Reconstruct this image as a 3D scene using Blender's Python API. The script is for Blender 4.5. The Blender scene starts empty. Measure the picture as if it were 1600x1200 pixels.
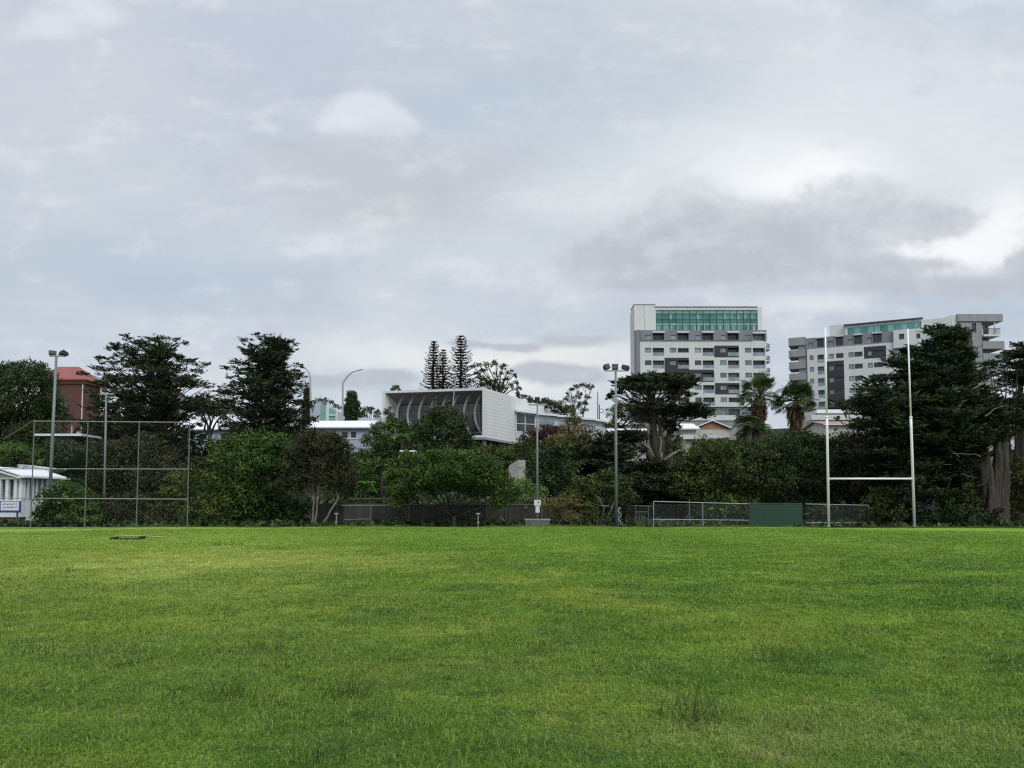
import bpy, math, random
import numpy as np
from mathutils import Vector
PI = math.pi
R = math.radians
SC = bpy.context.scene
COL = SC.collection

# ------------------------------------------------------------------ camera, sky, sun
FPX = 1202.0            # focal length in photo pixels (photo 1600 wide)
PITCH = R(3.5)
CY = 710.0              # optical centre row (the photo is a shifted crop)
CAMH = 1.65
cam_d = bpy.data.cameras.new("camera")
cam = bpy.data.objects.new("camera", cam_d)
COL.objects.link(cam)
cam.location = (0, 0, CAMH)
cam.rotation_euler = (R(90) + PITCH, 0, 0)
cam_d.sensor_width = 36.0
cam_d.lens = FPX / 1600 * 36.0
cam_d.shift_y = (CY - 600) / 1600.0
cam_d.clip_start = 0.1
cam_d.clip_end = 6000
SC.camera = cam
SC.view_settings.view_transform = 'Standard'
SC.view_settings.look = 'None'
SC.view_settings.exposure = 0.0
SC.view_settings.gamma = 1.0
SC.render.engine = 'CYCLES'
SC.cycles.max_bounces = 5
SC.cycles.diffuse_bounces = 3
SC.cycles.glossy_bounces = 2
SC.cycles.transmission_bounces = 3
SC.cycles.transparent_max_bounces = 6
SC.cycles.use_denoising = False
SC.cycles.filter_width = 1.25

SUN_EL, SUN_AZ = R(42), R(150)      # azimuth clockwise from +Y (behind the camera, to the right)
sun_d = bpy.data.lights.new("sun", 'SUN')
sun_d.energy = 1.4
sun_d.angle = R(22)
sun_d.color = (1.0, 0.965, 0.91)
sun = bpy.data.objects.new("sun", sun_d)
COL.objects.link(sun)
_sd = Vector((math.sin(SUN_AZ) * math.cos(SUN_EL), math.cos(SUN_AZ) * math.cos(SUN_EL), math.sin(SUN_EL)))
sun.rotation_euler = _sd.to_track_quat('Z', 'Y').to_euler()
sun.location = (30, -30, 60)


def P(x, y, Y):
    """world point at forward distance Y seen at photo pixel x, y"""
    u = (x - 800) / FPX
    v = (CY - y) / FPX
    dy = math.cos(PITCH) - v * math.sin(PITCH)
    dz = math.sin(PITCH) + v * math.cos(PITCH)
    t = Y / dy
    return Vector((u * t, Y, CAMH + dz * t))


def MPP(Y):
    return Y / FPX      # metres per photo pixel


# ---- node expression helper
class E:
    def __init__(s, nt, sock): s.nt, s.s = nt, sock
    def _m(s, op, o=None, o2=None, clamp=False):
        n = s.nt.nodes.new('ShaderNodeMath'); n.operation = op; n.use_clamp = clamp
        for i, v in enumerate([s, o, o2]):
            if v is None: continue
            if isinstance(v, E): s.nt.links.new(v.s, n.inputs[i])
            else: n.inputs[i].default_value = v
        return E(s.nt, n.outputs[0])
    def __add__(s, o): return s._m('ADD', o)
    def __radd__(s, o): return s._m('ADD', o)
    def __sub__(s, o): return s._m('SUBTRACT', o)
    def __mul__(s, o): return s._m('MULTIPLY', o)
    def __rmul__(s, o): return s._m('MULTIPLY', o)
    def __truediv__(s, o): return s._m('DIVIDE', o)
    def mx(s, o): return s._m('MAXIMUM', o)
    def absv(s): return s._m('ABSOLUTE')
    def sqrt(s): return s._m('SQRT')


def smooth(nt, e, a, b, lo=0.0, hi=1.0):
    n = nt.nodes.new('ShaderNodeMapRange'); n.interpolation_type = 'SMOOTHSTEP'
    nt.links.new(e.s, n.inputs['Value'])
    n.inputs['From Min'].default_value = a; n.inputs['From Max'].default_value = b
    n.inputs['To Min'].default_value = lo; n.inputs['To Max'].default_value = hi
    return E(nt, n.outputs[0])


def comb(nt, x, y, z=0.0):
    n = nt.nodes.new('ShaderNodeCombineXYZ')
    for i, v in enumerate((x, y, z)):
        if isinstance(v, E): nt.links.new(v.s, n.inputs[i])
        else: n.inputs[i].default_value = v
    return n.outputs[0]


def noise(nt, vec, scale, detail=4.0, rough=0.55, dist=0.0):
    n = nt.nodes.new('ShaderNodeTexNoise')
    if vec is not None: nt.links.new(vec, n.inputs['Vector'])
    n.inputs['Scale'].default_value = scale
    n.inputs['Detail'].default_value = detail
    n.inputs['Roughness'].default_value = rough
    n.inputs['Distortion'].default_value = dist
    return E(nt, n.outputs['Fac'])


def mixc(nt, a, b, f, blend='MIX'):
    n = nt.nodes.new('ShaderNodeMix'); n.data_type = 'RGBA'; n.blend_type = blend
    def put(v, i):
        if isinstance(v, (tuple, list)): n.inputs[i].default_value = (*v[:3], 1)
        else: nt.links.new(v, n.inputs[i])
    put(a, 6); put(b, 7)
    if isinstance(f, E): nt.links.new(f.s, n.inputs[0])
    else: n.inputs[0].default_value = f
    return n.outputs[2]


def ramp(nt, e, stops):
    n = nt.nodes.new('ShaderNodeValToRGB'); nt.links.new(e.s, n.inputs[0])
    cr = n.color_ramp
    while len(cr.elements) > 1: cr.elements.remove(cr.elements[-1])
    cr.elements[0].position = stops[0][0]; cr.elements[0].color = (*stops[0][1], 1)
    for p, c in stops[1:]:
        el = cr.elements.new(p); el.color = (*c, 1)
    return n.outputs[0]


def build_world():
    w = bpy.data.worlds.new("World"); SC.world = w; w.use_nodes = True
    nt = w.node_tree; nt.nodes.clear()
    out = nt.nodes.new('ShaderNodeOutputWorld'); bg = nt.nodes.new('ShaderNodeBackground')
    STR = 0.1
    bg.inputs['Strength'].default_value = STR
    nt.links.new(bg.outputs[0], out.inputs[0])
    sky = nt.nodes.new('ShaderNodeTexSky'); sky.sky_type = 'NISHITA'; sky.sun_disc = False
    sky.sun_elevation = SUN_EL; sky.sun_rotation = SUN_AZ
    tc = nt.nodes.new('ShaderNodeTexCoord'); sp = nt.nodes.new('ShaderNodeSeparateXYZ')
    nt.links.new(tc.outputs['Generated'], sp.inputs[0])
    X, Y, Z = (E(nt, sp.outputs[i]) for i in range(3))
    Ya = Y.absv() + 0.06
    a0 = X / Ya; e0 = Z / Ya
    # cloud-deck coordinates: a flat layer overhead, shrinking towards the horizon
    den = Z.mx(0.0) + 0.16
    deck = comb(nt, X / den, Y / den, 0.0)
    ae = comb(nt, a0, e0 * 1.8, 0.3)
    ae2 = comb(nt, a0 + 7.3, e0 * 1.5, 2.1)
    ae3 = comb(nt, a0, e0 * 2.2, 5.0)
    n1 = noise(nt, ae, 3.2, 7, 0.62) - 0.5
    n2 = noise(nt, ae2, 3.2, 7, 0.62) - 0.5
    fine = noise(nt, ae3, 9.0, 8, 0.62) - 0.5
    deckn = noise(nt, deck, 0.75, 7, 0.6, 0.3)
    deckl = noise(nt, deck, 0.33, 3, 0.5)
    a = a0 + n1 * 0.17
    e = e0 + n2 * 0.10
    def S(r, g, b):   # sRGB 0..255 -> world value
        return tuple(((c / 255) ** 2.2) / STR for c in (r, g, b))
    col = ramp(nt, smooth(nt, deckn, 0.30, 0.70), [(0.0, S(188, 200, 214)), (0.5, S(202, 210, 221)), (1.0, S(213, 220, 227))])
    col = mixc(nt, col, S(202, 208, 219), smooth(nt, deckl, 0.45, 0.7, 0, 0.35))
    low = smooth(nt, e0, 0.30, 0.02)
    col = mixc(nt, col, S(212, 221, 229), low * 0.45)
    col = mixc(nt, col, sky.outputs[0], 0.04)
    #   soft broad tones: px, py, rx, ry, colour, strength
    B = [
        (1250, 40, 420, 120, (217, 224, 232), .50),
        (1350, 210, 380, 130, (223, 229, 236), .80),
        (1480, 60, 130, 70, (196, 210, 226), .50),
        (930, 200, 270, 120, (194, 205, 217), .65),
        (230, 140, 220, 120, (207, 212, 222), .70),
        (450, 90, 250, 50, (190, 201, 217), .60),
        (430, 150, 120, 65, (194, 202, 219), .5),
        (730, 190, 150, 50, (187, 202, 216), .70),
        (320, 440, 210, 65, (184, 199, 214), .85),
        (900, 520, 130, 45, (190, 204, 214), .5),
        (610, 300, 230, 62, (195, 200, 209), .90),
        (640, 355, 150, 32, (196, 200, 207), .7),
        (560, 410, 320, 45, (207, 216, 224), .6),
        (1180, 275, 280, 90, (226, 233, 238), .95),
        (1540, 340, 210, 130, (229, 234, 239), .90),
        (960, 330, 170, 45, (218, 226, 232), .7),
        (1225, 298, 130, 60, (250, 251, 253), .95),
        (1440, 410, 190, 48, (249, 250, 252), 1.0),
        (1525, 385, 90, 60, (246, 248, 250), .95),
        (1240, 490, 90, 22, (226, 231, 235), .8),
        (660, 580, 220, 40, (229, 233, 235), .95),
        (880, 575, 190, 34, (231, 235, 236), .95),
        (830, 600, 130, 36, (237, 239, 238), .9),
        (430, 600, 130, 32, (212, 219, 227), .7),
    ]
    for px, py, rx, ry, c, st in B:
        p = P(px, py, 1.0); ac, ec = p.x, p.z - CAMH
        da = (a - ac) / (rx / FPX * 1.1); de = (e - ec) / (ry / FPX * 1.1)
        d = (da * da + de * de).sqrt() + fine * .7
        col = mixc(nt, col, S(*c), smooth(nt, d, 1.25, 0.1, 0, st))
    edge_n = noise(nt, comb(nt, a0, e0 * 1.25, 8.0), 13.0, 10, 0.66) - 0.5
    aw = a0 + n2 * 0.05; ew = e0 + n1 * 0.035

    def puffs(L):
        tot = None
        for px, py, rx, ry in L:
            p = P(px, py, 1.0); ac, ec = p.x, p.z - CAMH
            da = (aw - ac) / (rx / FPX); de = (ew - ec) / (ry / FPX)
            g = ((da * da + de * de) * -0.9)._m('EXPONENT')
            tot = g if tot is None else tot + g
        return tot
    # heaps of grey cloud with billowing tops in front of the bright gaps
    D = puffs([(1062, 330, 42, 30), (1045, 372, 80, 38), (1100, 385, 90, 40), (1180, 392, 100, 42), (1000, 408, 80, 34), (950, 436, 90, 34), (1290, 350, 52, 32), (1345, 345, 60, 34),
               (1395, 365, 60, 34), (1440, 378, 40, 24), (1270, 395, 120, 34), (1120, 440, 170, 28), (1330, 440, 110, 12), (1595, 418, 52, 36), (1565, 442, 40, 26), (1600, 465, 80, 22), (1440, 474, 170, 17), (900, 596, 60, 18), (835, 592, 40, 14),
               (905, 543, 62, 12), (800, 555, 40, 7), (600, 604, 60, 14), (740, 548, 40, 6), (500, 608, 50, 12)])
    Dn = D + edge_n * 2.0
    Bt = edge_n * 2.6 + n1 * 1.2 + (D - 1.0) * .30 + (e0 - (P(0, 385, 1.0).z - CAMH)) * -6.0 + .45
    body = ramp(nt, smooth(nt, Bt, -.25, 1.15), [(0, S(219, 225, 231)), (.3, S(207, 213, 220)), (.65, S(195, 201, 210)), (1, S(185, 192, 203))])
    col = mixc(nt, col, body, smooth(nt, Dn, .20, .85, 0, .90))
    # paler puffs, bright on top and melting away below
    Wp = puffs([(572, 200, 34, 20), (612, 208, 40, 24), (645, 228, 28, 20), (540, 226, 34, 18), (600, 235, 70, 22), (440, 236, 30, 12), (365, 250, 40, 10), (165, 50, 60, 22), (212, 80, 44, 24), (130, 100, 50, 26)])
    Wn = Wp + edge_n * 1.9
    fade = smooth(nt, e0, P(0, 268, 1.0).z - CAMH, P(0, 215, 1.0).z - CAMH)
    col = mixc(nt, col, S(224, 230, 238), smooth(nt, Wn, .25, 1.25, 0, .80) * fade)
    # soft texture over everything, brighter overcast overhead (out of the frame), dull ground half
    col = mixc(nt, col, S(255, 255, 255), smooth(nt, fine + edge_n * .5 + n1 * 0.4, 0.0, 0.26, 0, 0.26))
    col = mixc(nt, col, S(176, 186, 200), smooth(nt, fine + edge_n * .5 + n2 * 0.6, 0.0, -0.26, 0, 0.28))
    zen = smooth(nt, Z, 0.56, 0.95, 1.0, 2.7)
    grd = smooth(nt, Z, -0.02, -0.25, 1.0, 0.25)
    mul = nt.nodes.new('ShaderNodeVectorMath'); mul.operation = 'SCALE'
    nt.links.new(col, mul.inputs[0]); nt.links.new((zen * grd).s, mul.inputs['Scale'])
    nt.links.new(mul.outputs[0], bg.inputs['Color'])


build_world()

# ------------------------------------------------------------------ materials
MATS = {}


def new_mat(name):
    m = bpy.data.materials.new(name); m.use_nodes = True
    nt = m.node_tree
    return m, nt, nt.nodes['Principled BSDF']


def mat(name, c, rough=0.6, metal=0.0, var=0.12, scale=1.5, bump=0.0, bscale=20.0, spec=0.4, streak=False):
    """plain surface with weathering: broad uneven tone and fine speckle in object space"""
    if name in MATS: return MATS[name]
    m, nt, b = new_mat(name)
    tc = nt.nodes.new('ShaderNodeTexCoord')
    vec = tc.outputs['Object']
    if streak:
        mp = nt.nodes.new('ShaderNodeMapping'); mp.inputs['Scale'].default_value = (1.0, 1.0, 0.12)
        nt.links.new(vec, mp.inputs[0]); vec = mp.outputs[0]
    f = noise(nt, vec, scale, 6, 0.65)
    dk = tuple(v * (1 - var) for v in c); lt = tuple(min(1, v * (1 + var * 0.7)) for v in c)
    nt.links.new(ramp(nt, f, [(0.3, dk), (0.7, lt)]), b.inputs['Base Color'])
    b.inputs['Roughness'].default_value = rough
    b.inputs['Metallic'].default_value = metal
    b.inputs['Specular IOR Level'].default_value = spec
    if bump:
        bn = nt.nodes.new('ShaderNodeBump'); bn.inputs['Strength'].default_value = bump
        nt.links.new(noise(nt, tc.outputs['Object'], bscale, 4, 0.6).s, bn.inputs['Height'])
        nt.links.new(bn.outputs[0], b.inputs['Normal'])
    MATS[name] = m
    return m


def leaf_mat(name, stops, rough=0.65, trans=0.0, spec=0.10):
    """leaf colours picked by a per-leaf value, drifting slowly over the plant"""
    if name in MATS: return MATS[name]
    m, nt, b = new_mat(name)
    at = nt.nodes.new('ShaderNodeAttribute'); at.attribute_name = 'tint'
    tc = nt.nodes.new('ShaderNodeTexCoord')
    g = noise(nt, tc.outputs['Object'], 0.55, 3, 0.6)
    f = E(nt, at.outputs['Fac']) * 0.62 + (g - 0.5) * 1.3 + 0.19
    nt.links.new(ramp(nt, f, stops), b.inputs['Base Color'])
    b.inputs['Roughness'].default_value = rough
    b.inputs['Specular IOR Level'].default_value = spec
    if trans:
        tr = nt.nodes.new('ShaderNodeBsdfTranslucent'); nt.links.new(ramp(nt, f, stops), tr.inputs[0])
        mx = nt.nodes.new('ShaderNodeMixShader'); mx.inputs[0].default_value = trans
        nt.links.new(b.outputs[0], mx.inputs[1]); nt.links.new(tr.outputs[0], mx.inputs[2])
        nt.links.new(mx.outputs[0], nt.nodes['Material Output'].inputs[0])
    MATS[name] = m
    return m


LM = {
    'dark': leaf_mat('leaf_dark', [(0, (.012, .022, .010)), (.5, (.034, .058, .020)), (1, (.095, .135, .040))]),
    'conifer': leaf_mat('leaf_conifer', [(0, (.012, .019, .012)), (.5, (.030, .045, .022)), (.8, (.062, .085, .034)), (1, (.10, .13, .048))], rough=.75),
    'green': leaf_mat('leaf_green', [(0, (.018, .042, .010)), (.5, (.042, .082, .018)), (1, (.16, .24, .050))]),
    'olive': leaf_mat('leaf_olive', [(0, (.018, .027, .009)), (.5, (.045, .064, .018)), (1, (.16, .195, .050))]),
    'yellow': leaf_mat('leaf_yellow', [(0, (.022, .034, .012)), (.5, (.055, .078, .020)), (.8, (.12, .145, .03)), (1, (.22, .24, .05))]),
    'brown': leaf_mat('leaf_brown', [(0, (.016, .019, .010)), (.5, (.040, .044, .020)), (1, (.10, .098, .038))]),
    'maroon': leaf_mat('leaf_maroon', [(0, (.028, .014, .012)), (.5, (.06, .028, .022)), (1, (.11, .05, .035))]),
    'straw': leaf_mat('leaf_straw', [(0, (.05, .048, .018)), (.5, (.13, .115, .035)), (1, (.26, .22, .09))]),
    'fern': leaf_mat('leaf_fern', [(0, (.05, .10, .025)), (.5, (.11, .19, .05)), (1, (.20, .30, .09))]),
    'palm': leaf_mat('leaf_palm', [(0, (.024, .04, .014)), (.5, (.065, .10, .032)), (1, (.18, .22, .085))], rough=.4),
    'skirt': leaf_mat('leaf_dead_skirt', [(0, (.025, .02, .012)), (.4, (.07, .05, .03)), (.75, (.17, .11, .055)), (1, (.34, .22, .09))]),
    'tuft': leaf_mat('leaf_tuft', [(0, (.018, .038, .010)), (.5, (.042, .078, .016)), (.85, (.11, .15, .035)), (1, (.24, .27, .09))]),
    'verge': leaf_mat('leaf_verge', [(0, (.03, .05, .012)), (.5, (.08, .13, .025)), (1, (.20, .26, .06))]),
    'grey': leaf_mat('leaf_grey', [(0, (.035, .05, .038)), (.5, (.075, .10, .075)), (1, (.15, .18, .13))]),
}
M_BARK = mat('bark', (.075, .062, .05), .9, var=.4, scale=3, bump=.6, bscale=8)
M_BARKP = mat('bark_pale', (.21, .185, .155), .9, var=.4, scale=4, bump=.5, bscale=10)
M_BARKG = mat('bark_grey', (.068, .058, .048), .95, var=.6, scale=6, bump=1.0, bscale=9, streak=True)
M_WHITE = mat('white_paint', (.72, .74, .75), .45, var=.08)
M_POST = mat('post_white_enamel', (.92, .90, .92), .4, var=.03)
M_GALV = mat('galvanised_steel', (.36, .39, .40), .5, metal=.3, var=.15, scale=4)
M_DGALV = mat('weathered_pipe', (.145, .165, .16), .55, metal=.25, var=.25, scale=4)
M_LAMPH = mat('lamp_housing', (.035, .037, .04), .5, var=.2)
M_LENS = mat('lamp_glass', (.02, .022, .025), .5, var=.05)
M_POLE = mat('pole_grey', (.19, .21, .215), .5, metal=.2, var=.15, scale=2)
M_WIRE = mat('fence_wire', (.19, .21, .20), .5, metal=.3, var=.1)

# ------------------------------------------------------------------ mesh tools


class MB:
    """collects geometry, then links it as one mesh object"""
    def __init__(s): s.v, s.f3, s.f4, s.t3, s.t4, s.n = [], [], [], [], [], 0
    def quads(s, q, t=None):
        q = np.asarray(q, float)                 # (n,4,3)
        n = len(q)
        if n == 0: return
        s.v.append(q.reshape(-1, 3)); s.f4.append(np.arange(4 * n).reshape(n, 4) + s.n); s.n += 4 * n
        s.t4.append(np.full(n, .5) if t is None else np.asarray(t, float))
    def tris(s, q, t=None):
        q = np.asarray(q, float); n = len(q)
        if n == 0: return
        s.v.append(q.reshape(-1, 3)); s.f3.append(np.arange(3 * n).reshape(n, 3) + s.n); s.n += 3 * n
        s.t3.append(np.full(n, .5) if t is None else np.asarray(t, float))
    def mesh(s, v, f4=(), f3=(), t=.5):
        v = np.asarray(v, float); s.v.append(v)
        if len(f4): s.f4.append(np.asarray(f4, int) + s.n); s.t4.append(np.full(len(f4), t))
        if len(f3): s.f3.append(np.asarray(f3, int) + s.n); s.t3.append(np.full(len(f3), t))
        s.n += len(v)
    def box(s, x0, x1, y0, y1, z0, z1, t=.5):
        v = [(x, y, z) for z in (z0, z1) for y in (y0, y1) for x in (x0, x1)]
        s.mesh(v, [(0, 2, 3, 1), (4, 5, 7, 6), (0, 1, 5, 4), (1, 3, 7, 5), (3, 2, 6, 7), (2, 0, 4, 6)], t=t)
        return s
    def tube(s, pts, rad, n=8, t=.5, cap=True, flute=0.0):
        pts = np.asarray([tuple(p) for p in pts], float)
        m = len(pts)
        rad = np.full(m, rad) if np.isscalar(rad) else np.asarray(rad, float)
        tg = np.gradient(pts, axis=0); tg /= (np.linalg.norm(tg, axis=1, keepdims=True) + 1e-9)
        ref = np.where(np.abs(tg[:, 2:3]) > .9, np.array([[1., 0, 0]]), np.array([[0., 0, 1.]]))
        if np.any(np.abs(tg[:, 2]) > .9): ref = np.tile(np.array([[0.3, 1., 0.05]]), (m, 1))
        a = np.cross(tg, ref); a /= (np.linalg.norm(a, axis=1, keepdims=True) + 1e-9); b = np.cross(tg, a)
        an = np.arange(n) / n * 2 * PI
        rr = rad[:, None, None] * (1 + flute * (np.sin(5 * an + .35 * np.arange(m)[:, None] + pts[0, 0]) + .6 * np.sin(9 * an - .5 * np.arange(m)[:, None])))[:, :, None]
        ring = pts[:, None] + rr * (np.cos(an)[None, :, None] * a[:, None] + np.sin(an)[None, :, None] * b[:, None])
        f = [(i * n + j, i * n + (j + 1) % n, (i + 1) * n + (j + 1) % n, (i + 1) * n + j) for i in range(m - 1) for j in range(n)]
        v = ring.reshape(-1, 3)
        f3 = []
        if cap:
            v = np.vstack([v, pts[0], pts[-1]]); k = m * n
            f3 = [(k, (j + 1) % n, j) for j in range(n)] + [(k + 1, (m - 1) * n + j, (m - 1) * n + (j + 1) % n) for j in range(n)]
        s.mesh(v, f, f3, t)
        return s
    def prism(s, poly, axis_vec, t=.5):
        """convex polygon (list of 3d points) extruded by a vector"""
        p = np.asarray([tuple(q) for q in poly], float); a = np.asarray(tuple(axis_vec), float); n = len(p)
        c0 = p.mean(0); v = np.vstack([p, p + a, c0, c0 + a])
        f4 = [(i, (i + 1) % n, n + (i + 1) % n, n + i) for i in range(n)]
        f3 = [(2 * n, (i + 1) % n, i) for i in range(n)] + [(2 * n + 1, n + i, n + (i + 1) % n) for i in range(n)]
        s.mesh(v, f4, f3, t)
        return s
    def build(s, name, material, parent=None, origin=None, smooth_=False):
        v = np.vstack(s.v)
        me = bpy.data.meshes.new(name)
        if parent is not None and origin is None:
            org = np.zeros(3)
        else:
            org = np.zeros(3) if origin is None else np.asarray(tuple(origin), float)
        v = v - org
        f4 = np.vstack(s.f4) if s.f4 else np.zeros((0, 4), int)
        f3 = np.vstack(s.f3) if s.f3 else np.zeros((0, 3), int)
        nl = f4.size + f3.size; nf = len(f4) + len(f3)
        me.vertices.add(len(v)); me.vertices.foreach_set('co', v.astype(np.float32).ravel())
        me.loops.add(nl); me.loops.foreach_set('vertex_index', np.concatenate([f4.ravel(), f3.ravel()]).astype(np.int32))
        me.polygons.add(nf)
        st = np.concatenate([np.arange(len(f4)) * 4, f4.size + np.arange(len(f3)) * 3]).astype(np.int32)
        me.polygons.foreach_set('loop_start', st)
        me.polygons.foreach_set('use_smooth', np.full(nf, bool(smooth_)))
        at = me.attributes.new('tint', 'FLOAT', 'FACE')
        at.data.foreach_set('value', np.concatenate((s.t4 or [np.zeros(0)]) + (s.t3 or [np.zeros(0)])).astype(np.float32))
        me.materials.append(material)
        me.update(calc_edges=True)
        o = bpy.data.objects.new(name, me); COL.objects.link(o)
        if parent is not None: o.parent = parent
        elif origin is not None: o.location = tuple(org)
        return o


def tag(o, label=None, cat=None, group=None, kind=None):
    if label: o['label'] = label
    if cat: o['category'] = cat
    if group: o['group'] = group
    if kind: o['kind'] = kind
    return o


def thing(name, label, cat, loc, rz=0.0, group=None):
    o = bpy.data.objects.new(name, None); COL.objects.link(o)
    o.location = tuple(loc); o.rotation_euler = (0, 0, rz)
    return tag(o, label, cat, group)


# ------------------------------------------------------------------ ground
PROF = [(-60, 0), (50, 0), (54, -.12), (58, -.2), (66, .2), (80, 2.2), (95, 6), (110, 9), (125, 10), (150, 14), (185, 19.5), (260, 25), (420, 27), (1500, 10), (5000, -20)]
PX_, PZ_ = np.array([p[0] for p in PROF], float), np.array([p[1] for p in PROF], float)


def gz(X, Y):
    X = np.asarray(X, float); Y = np.asarray(Y, float)
    z = np.interp(Y, PX_, PZ_)
    far = np.clip((Y - 62) / 40, 0, 1)
    return z + far * (0.6 * np.sin(X * .07 + 1) + .5 * np.sin(X * .031 + Y * .05)) + .025 * np.sin(X * .5 + Y * .13) * np.clip((Y - 8) / 20, 0, 1) * (1 - far)


def edge(X):        # far edge of the mown field
    return 50.6 - np.clip(np.abs(X + 2) / 34, 0, 2.0) ** 1.6 * 3.4


def build_ground():
    ys = np.concatenate([np.arange(-60, 60, 1.0), np.arange(60, 130, 2.5), np.arange(130, 300, 10), [320, 380, 450, 600, 900, 1500, 3000, 5000]])
    xs = np.concatenate([[-3000, -1500, -700, -400, -250], np.arange(-180, 181, 3.0), [250, 400, 700, 1500, 3000]])
    XX, YY = np.meshgrid(xs, ys); ZZ = gz(XX, YY)
    v = np.stack([XX, YY, ZZ], -1).reshape(-1, 3); nx = len(xs)
    i, j = np.meshgrid(np.arange(len(ys) - 1), np.arange(nx - 1), indexing='ij')
    a = (i * nx + j).ravel()
    f = np.stack([a, a + 1, a + nx + 1, a + nx], 1)
    m, nt, b = new_mat('field_ground')
    tc = nt.nodes.new('ShaderNodeTexCoord'); sp = nt.nodes.new('ShaderNodeSeparateXYZ'); nt.links.new(tc.outputs['Object'], sp.inputs[0])
    X, Y = E(nt, sp.outputs[0]), E(nt, sp.outputs[1])
    g = grass_colour(nt, X, Y)
    # fine mottling that reads as turf texture in the distance
    st = comb(nt, X * 1.0, Y * .45, 0)
    f1 = noise(nt, st, 3.2, 8, .75)
    g = mixc(nt, g, (.03, .065, .012), smooth(nt, f1, .53, .34, 0, .8))
    g = mixc(nt, g, (.28, .36, .075), smooth(nt, f1, .53, .72, 0, .6))
    soil = ramp(nt, noise(nt, tc.outputs['Object'], .9, 6, .7), [(.3, (.014, .016, .009)), (.55, (.03, .034, .016)), (.75, (.05, .055, .025))])
    xe = (X + 2.0).absv() * (1 / 34)
    pw = nt.nodes.new('ShaderNodeMath'); pw.operation = 'POWER'; nt.links.new(xe._m('MINIMUM', 2.0).s, pw.inputs[0]); pw.inputs[1].default_value = 1.6
    ed = Y + E(nt, pw.outputs[0]) * 3.4 + (noise(nt, tc.outputs['Object'], 1.3, 4, .6) - .5) * .8
    fin = mixc(nt, g, soil, smooth(nt, ed, 50.5, 50.8))
    nt.links.new(mixc(nt, fin, (.03, .055, .014), smooth(nt, noise(nt, tc.outputs['Object'], 28, 3, .7), .62, .42) * smooth(nt, Y, 20, 4, 0, .85)), b.inputs['Base Color'])
    b.inputs['Roughness'].default_value = .95; b.inputs['Specular IOR Level'].default_value = .1
    bn = nt.nodes.new('ShaderNodeBump'); bn.inputs['Strength'].default_value = .8; bn.inputs['Distance'].default_value = .05
    nt.links.new(noise(nt, st, 9, 6, .75).s, bn.inputs['Height']); nt.links.new(bn.outputs[0], b.inputs['Normal'])
    mb = MB(); mb.mesh(v, f); o = mb.build('ground', m, smooth_=True)
    tag(o, 'wide mown green sports field rising to a planted slope', kind='structure')


def grass_colour(nt, X, Y):
    big = noise(nt, comb(nt, X * 1.0, Y * .8, 0), .13, 4, .6)
    mid = noise(nt, comb(nt, X * .8, Y * 1.3, 3.3), .55, 5, .65)
    sm = noise(nt, comb(nt, X, Y, 7.7), 2.4, 4, .65)
    c = ramp(nt, big * .55 + mid * .45, [(.36, (.060, .135, .020)), (.46, (.100, .200, .020)), (.53, (.150, .255, .024)), (.62, (.26, .32, .045))])
    # bluish clover-like patches, yellowing patches
    c = mixc(nt, c, (.050, .135, .034), smooth(nt, noise(nt, comb(nt, X, Y, 11.0), .33, 4, .6), .53, .66, 0, .8))
    c = mixc(nt, c, (.28, .32, .060), smooth(nt, sm * .5 + mid * .5, .53, .66, 0, .8))
    c = mixc(nt, c, (.30, .26, .12), smooth(nt, noise(nt, comb(nt, X, Y, 15.0), .8, 5, .7), .56, .72, 0, .6))
    # the left of the field is drier and yellower
    # faint mowing bands across the far half
    band = noise(nt, comb(nt, X * .04, Y * .5, 9.0), .9, 3, .5)
    c = mixc(nt, c, (.055, .14, .02), smooth(nt, band, .54, .64, 0, .30))
    c = mixc(nt, c, (.25, .36, .05), smooth(nt, band, .46, .36, 0, .30))
    lf = smooth(nt, X * -.05 + noise(nt, comb(nt, X, Y, 4.0), .1, 3, .5) * 1.2, .45, 1.5, 0, .62)
    c = mixc(nt, c, (.33, .385, .070), lf)
    c = mixc(nt, c, (.026, .085, .012), smooth(nt, noise(nt, comb(nt, X * .55, Y * 1.3, 31.0), 2.1, 5, .7), .53, .70, 0, .75))
    # two worn, thatchy areas
    wn = noise(nt, comb(nt, X, Y, 21.0), .5, 5, .65)
    for x0, y0, rx, ry, cc, st in ((-7.5, 21.0, 9.0, 8.0, (.46, .48, .13), .75), (2.6, 5.6, 2.6, 1.0, (.29, .33, .10), .6), (-18, 34, 14, 9, (.42, .46, .12), .6)):
        dx = (X - x0) * (1 / rx); dy = (Y - y0) * (1 / ry)
        c = mixc(nt, c, cc, smooth(nt, (dx * dx + dy * dy).sqrt() + wn * 2.4, 2.3, 1.0, 0, st))
    # far half coloured brighter to stand in for light on blade tips
    c = mixc(nt, c, (.20, .345, .040), smooth(nt, Y + noise(nt, comb(nt, X, Y, 2.0), .08, 3, .5) * 14, 18, 46, 0, .55))
    return c


build_ground()


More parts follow.
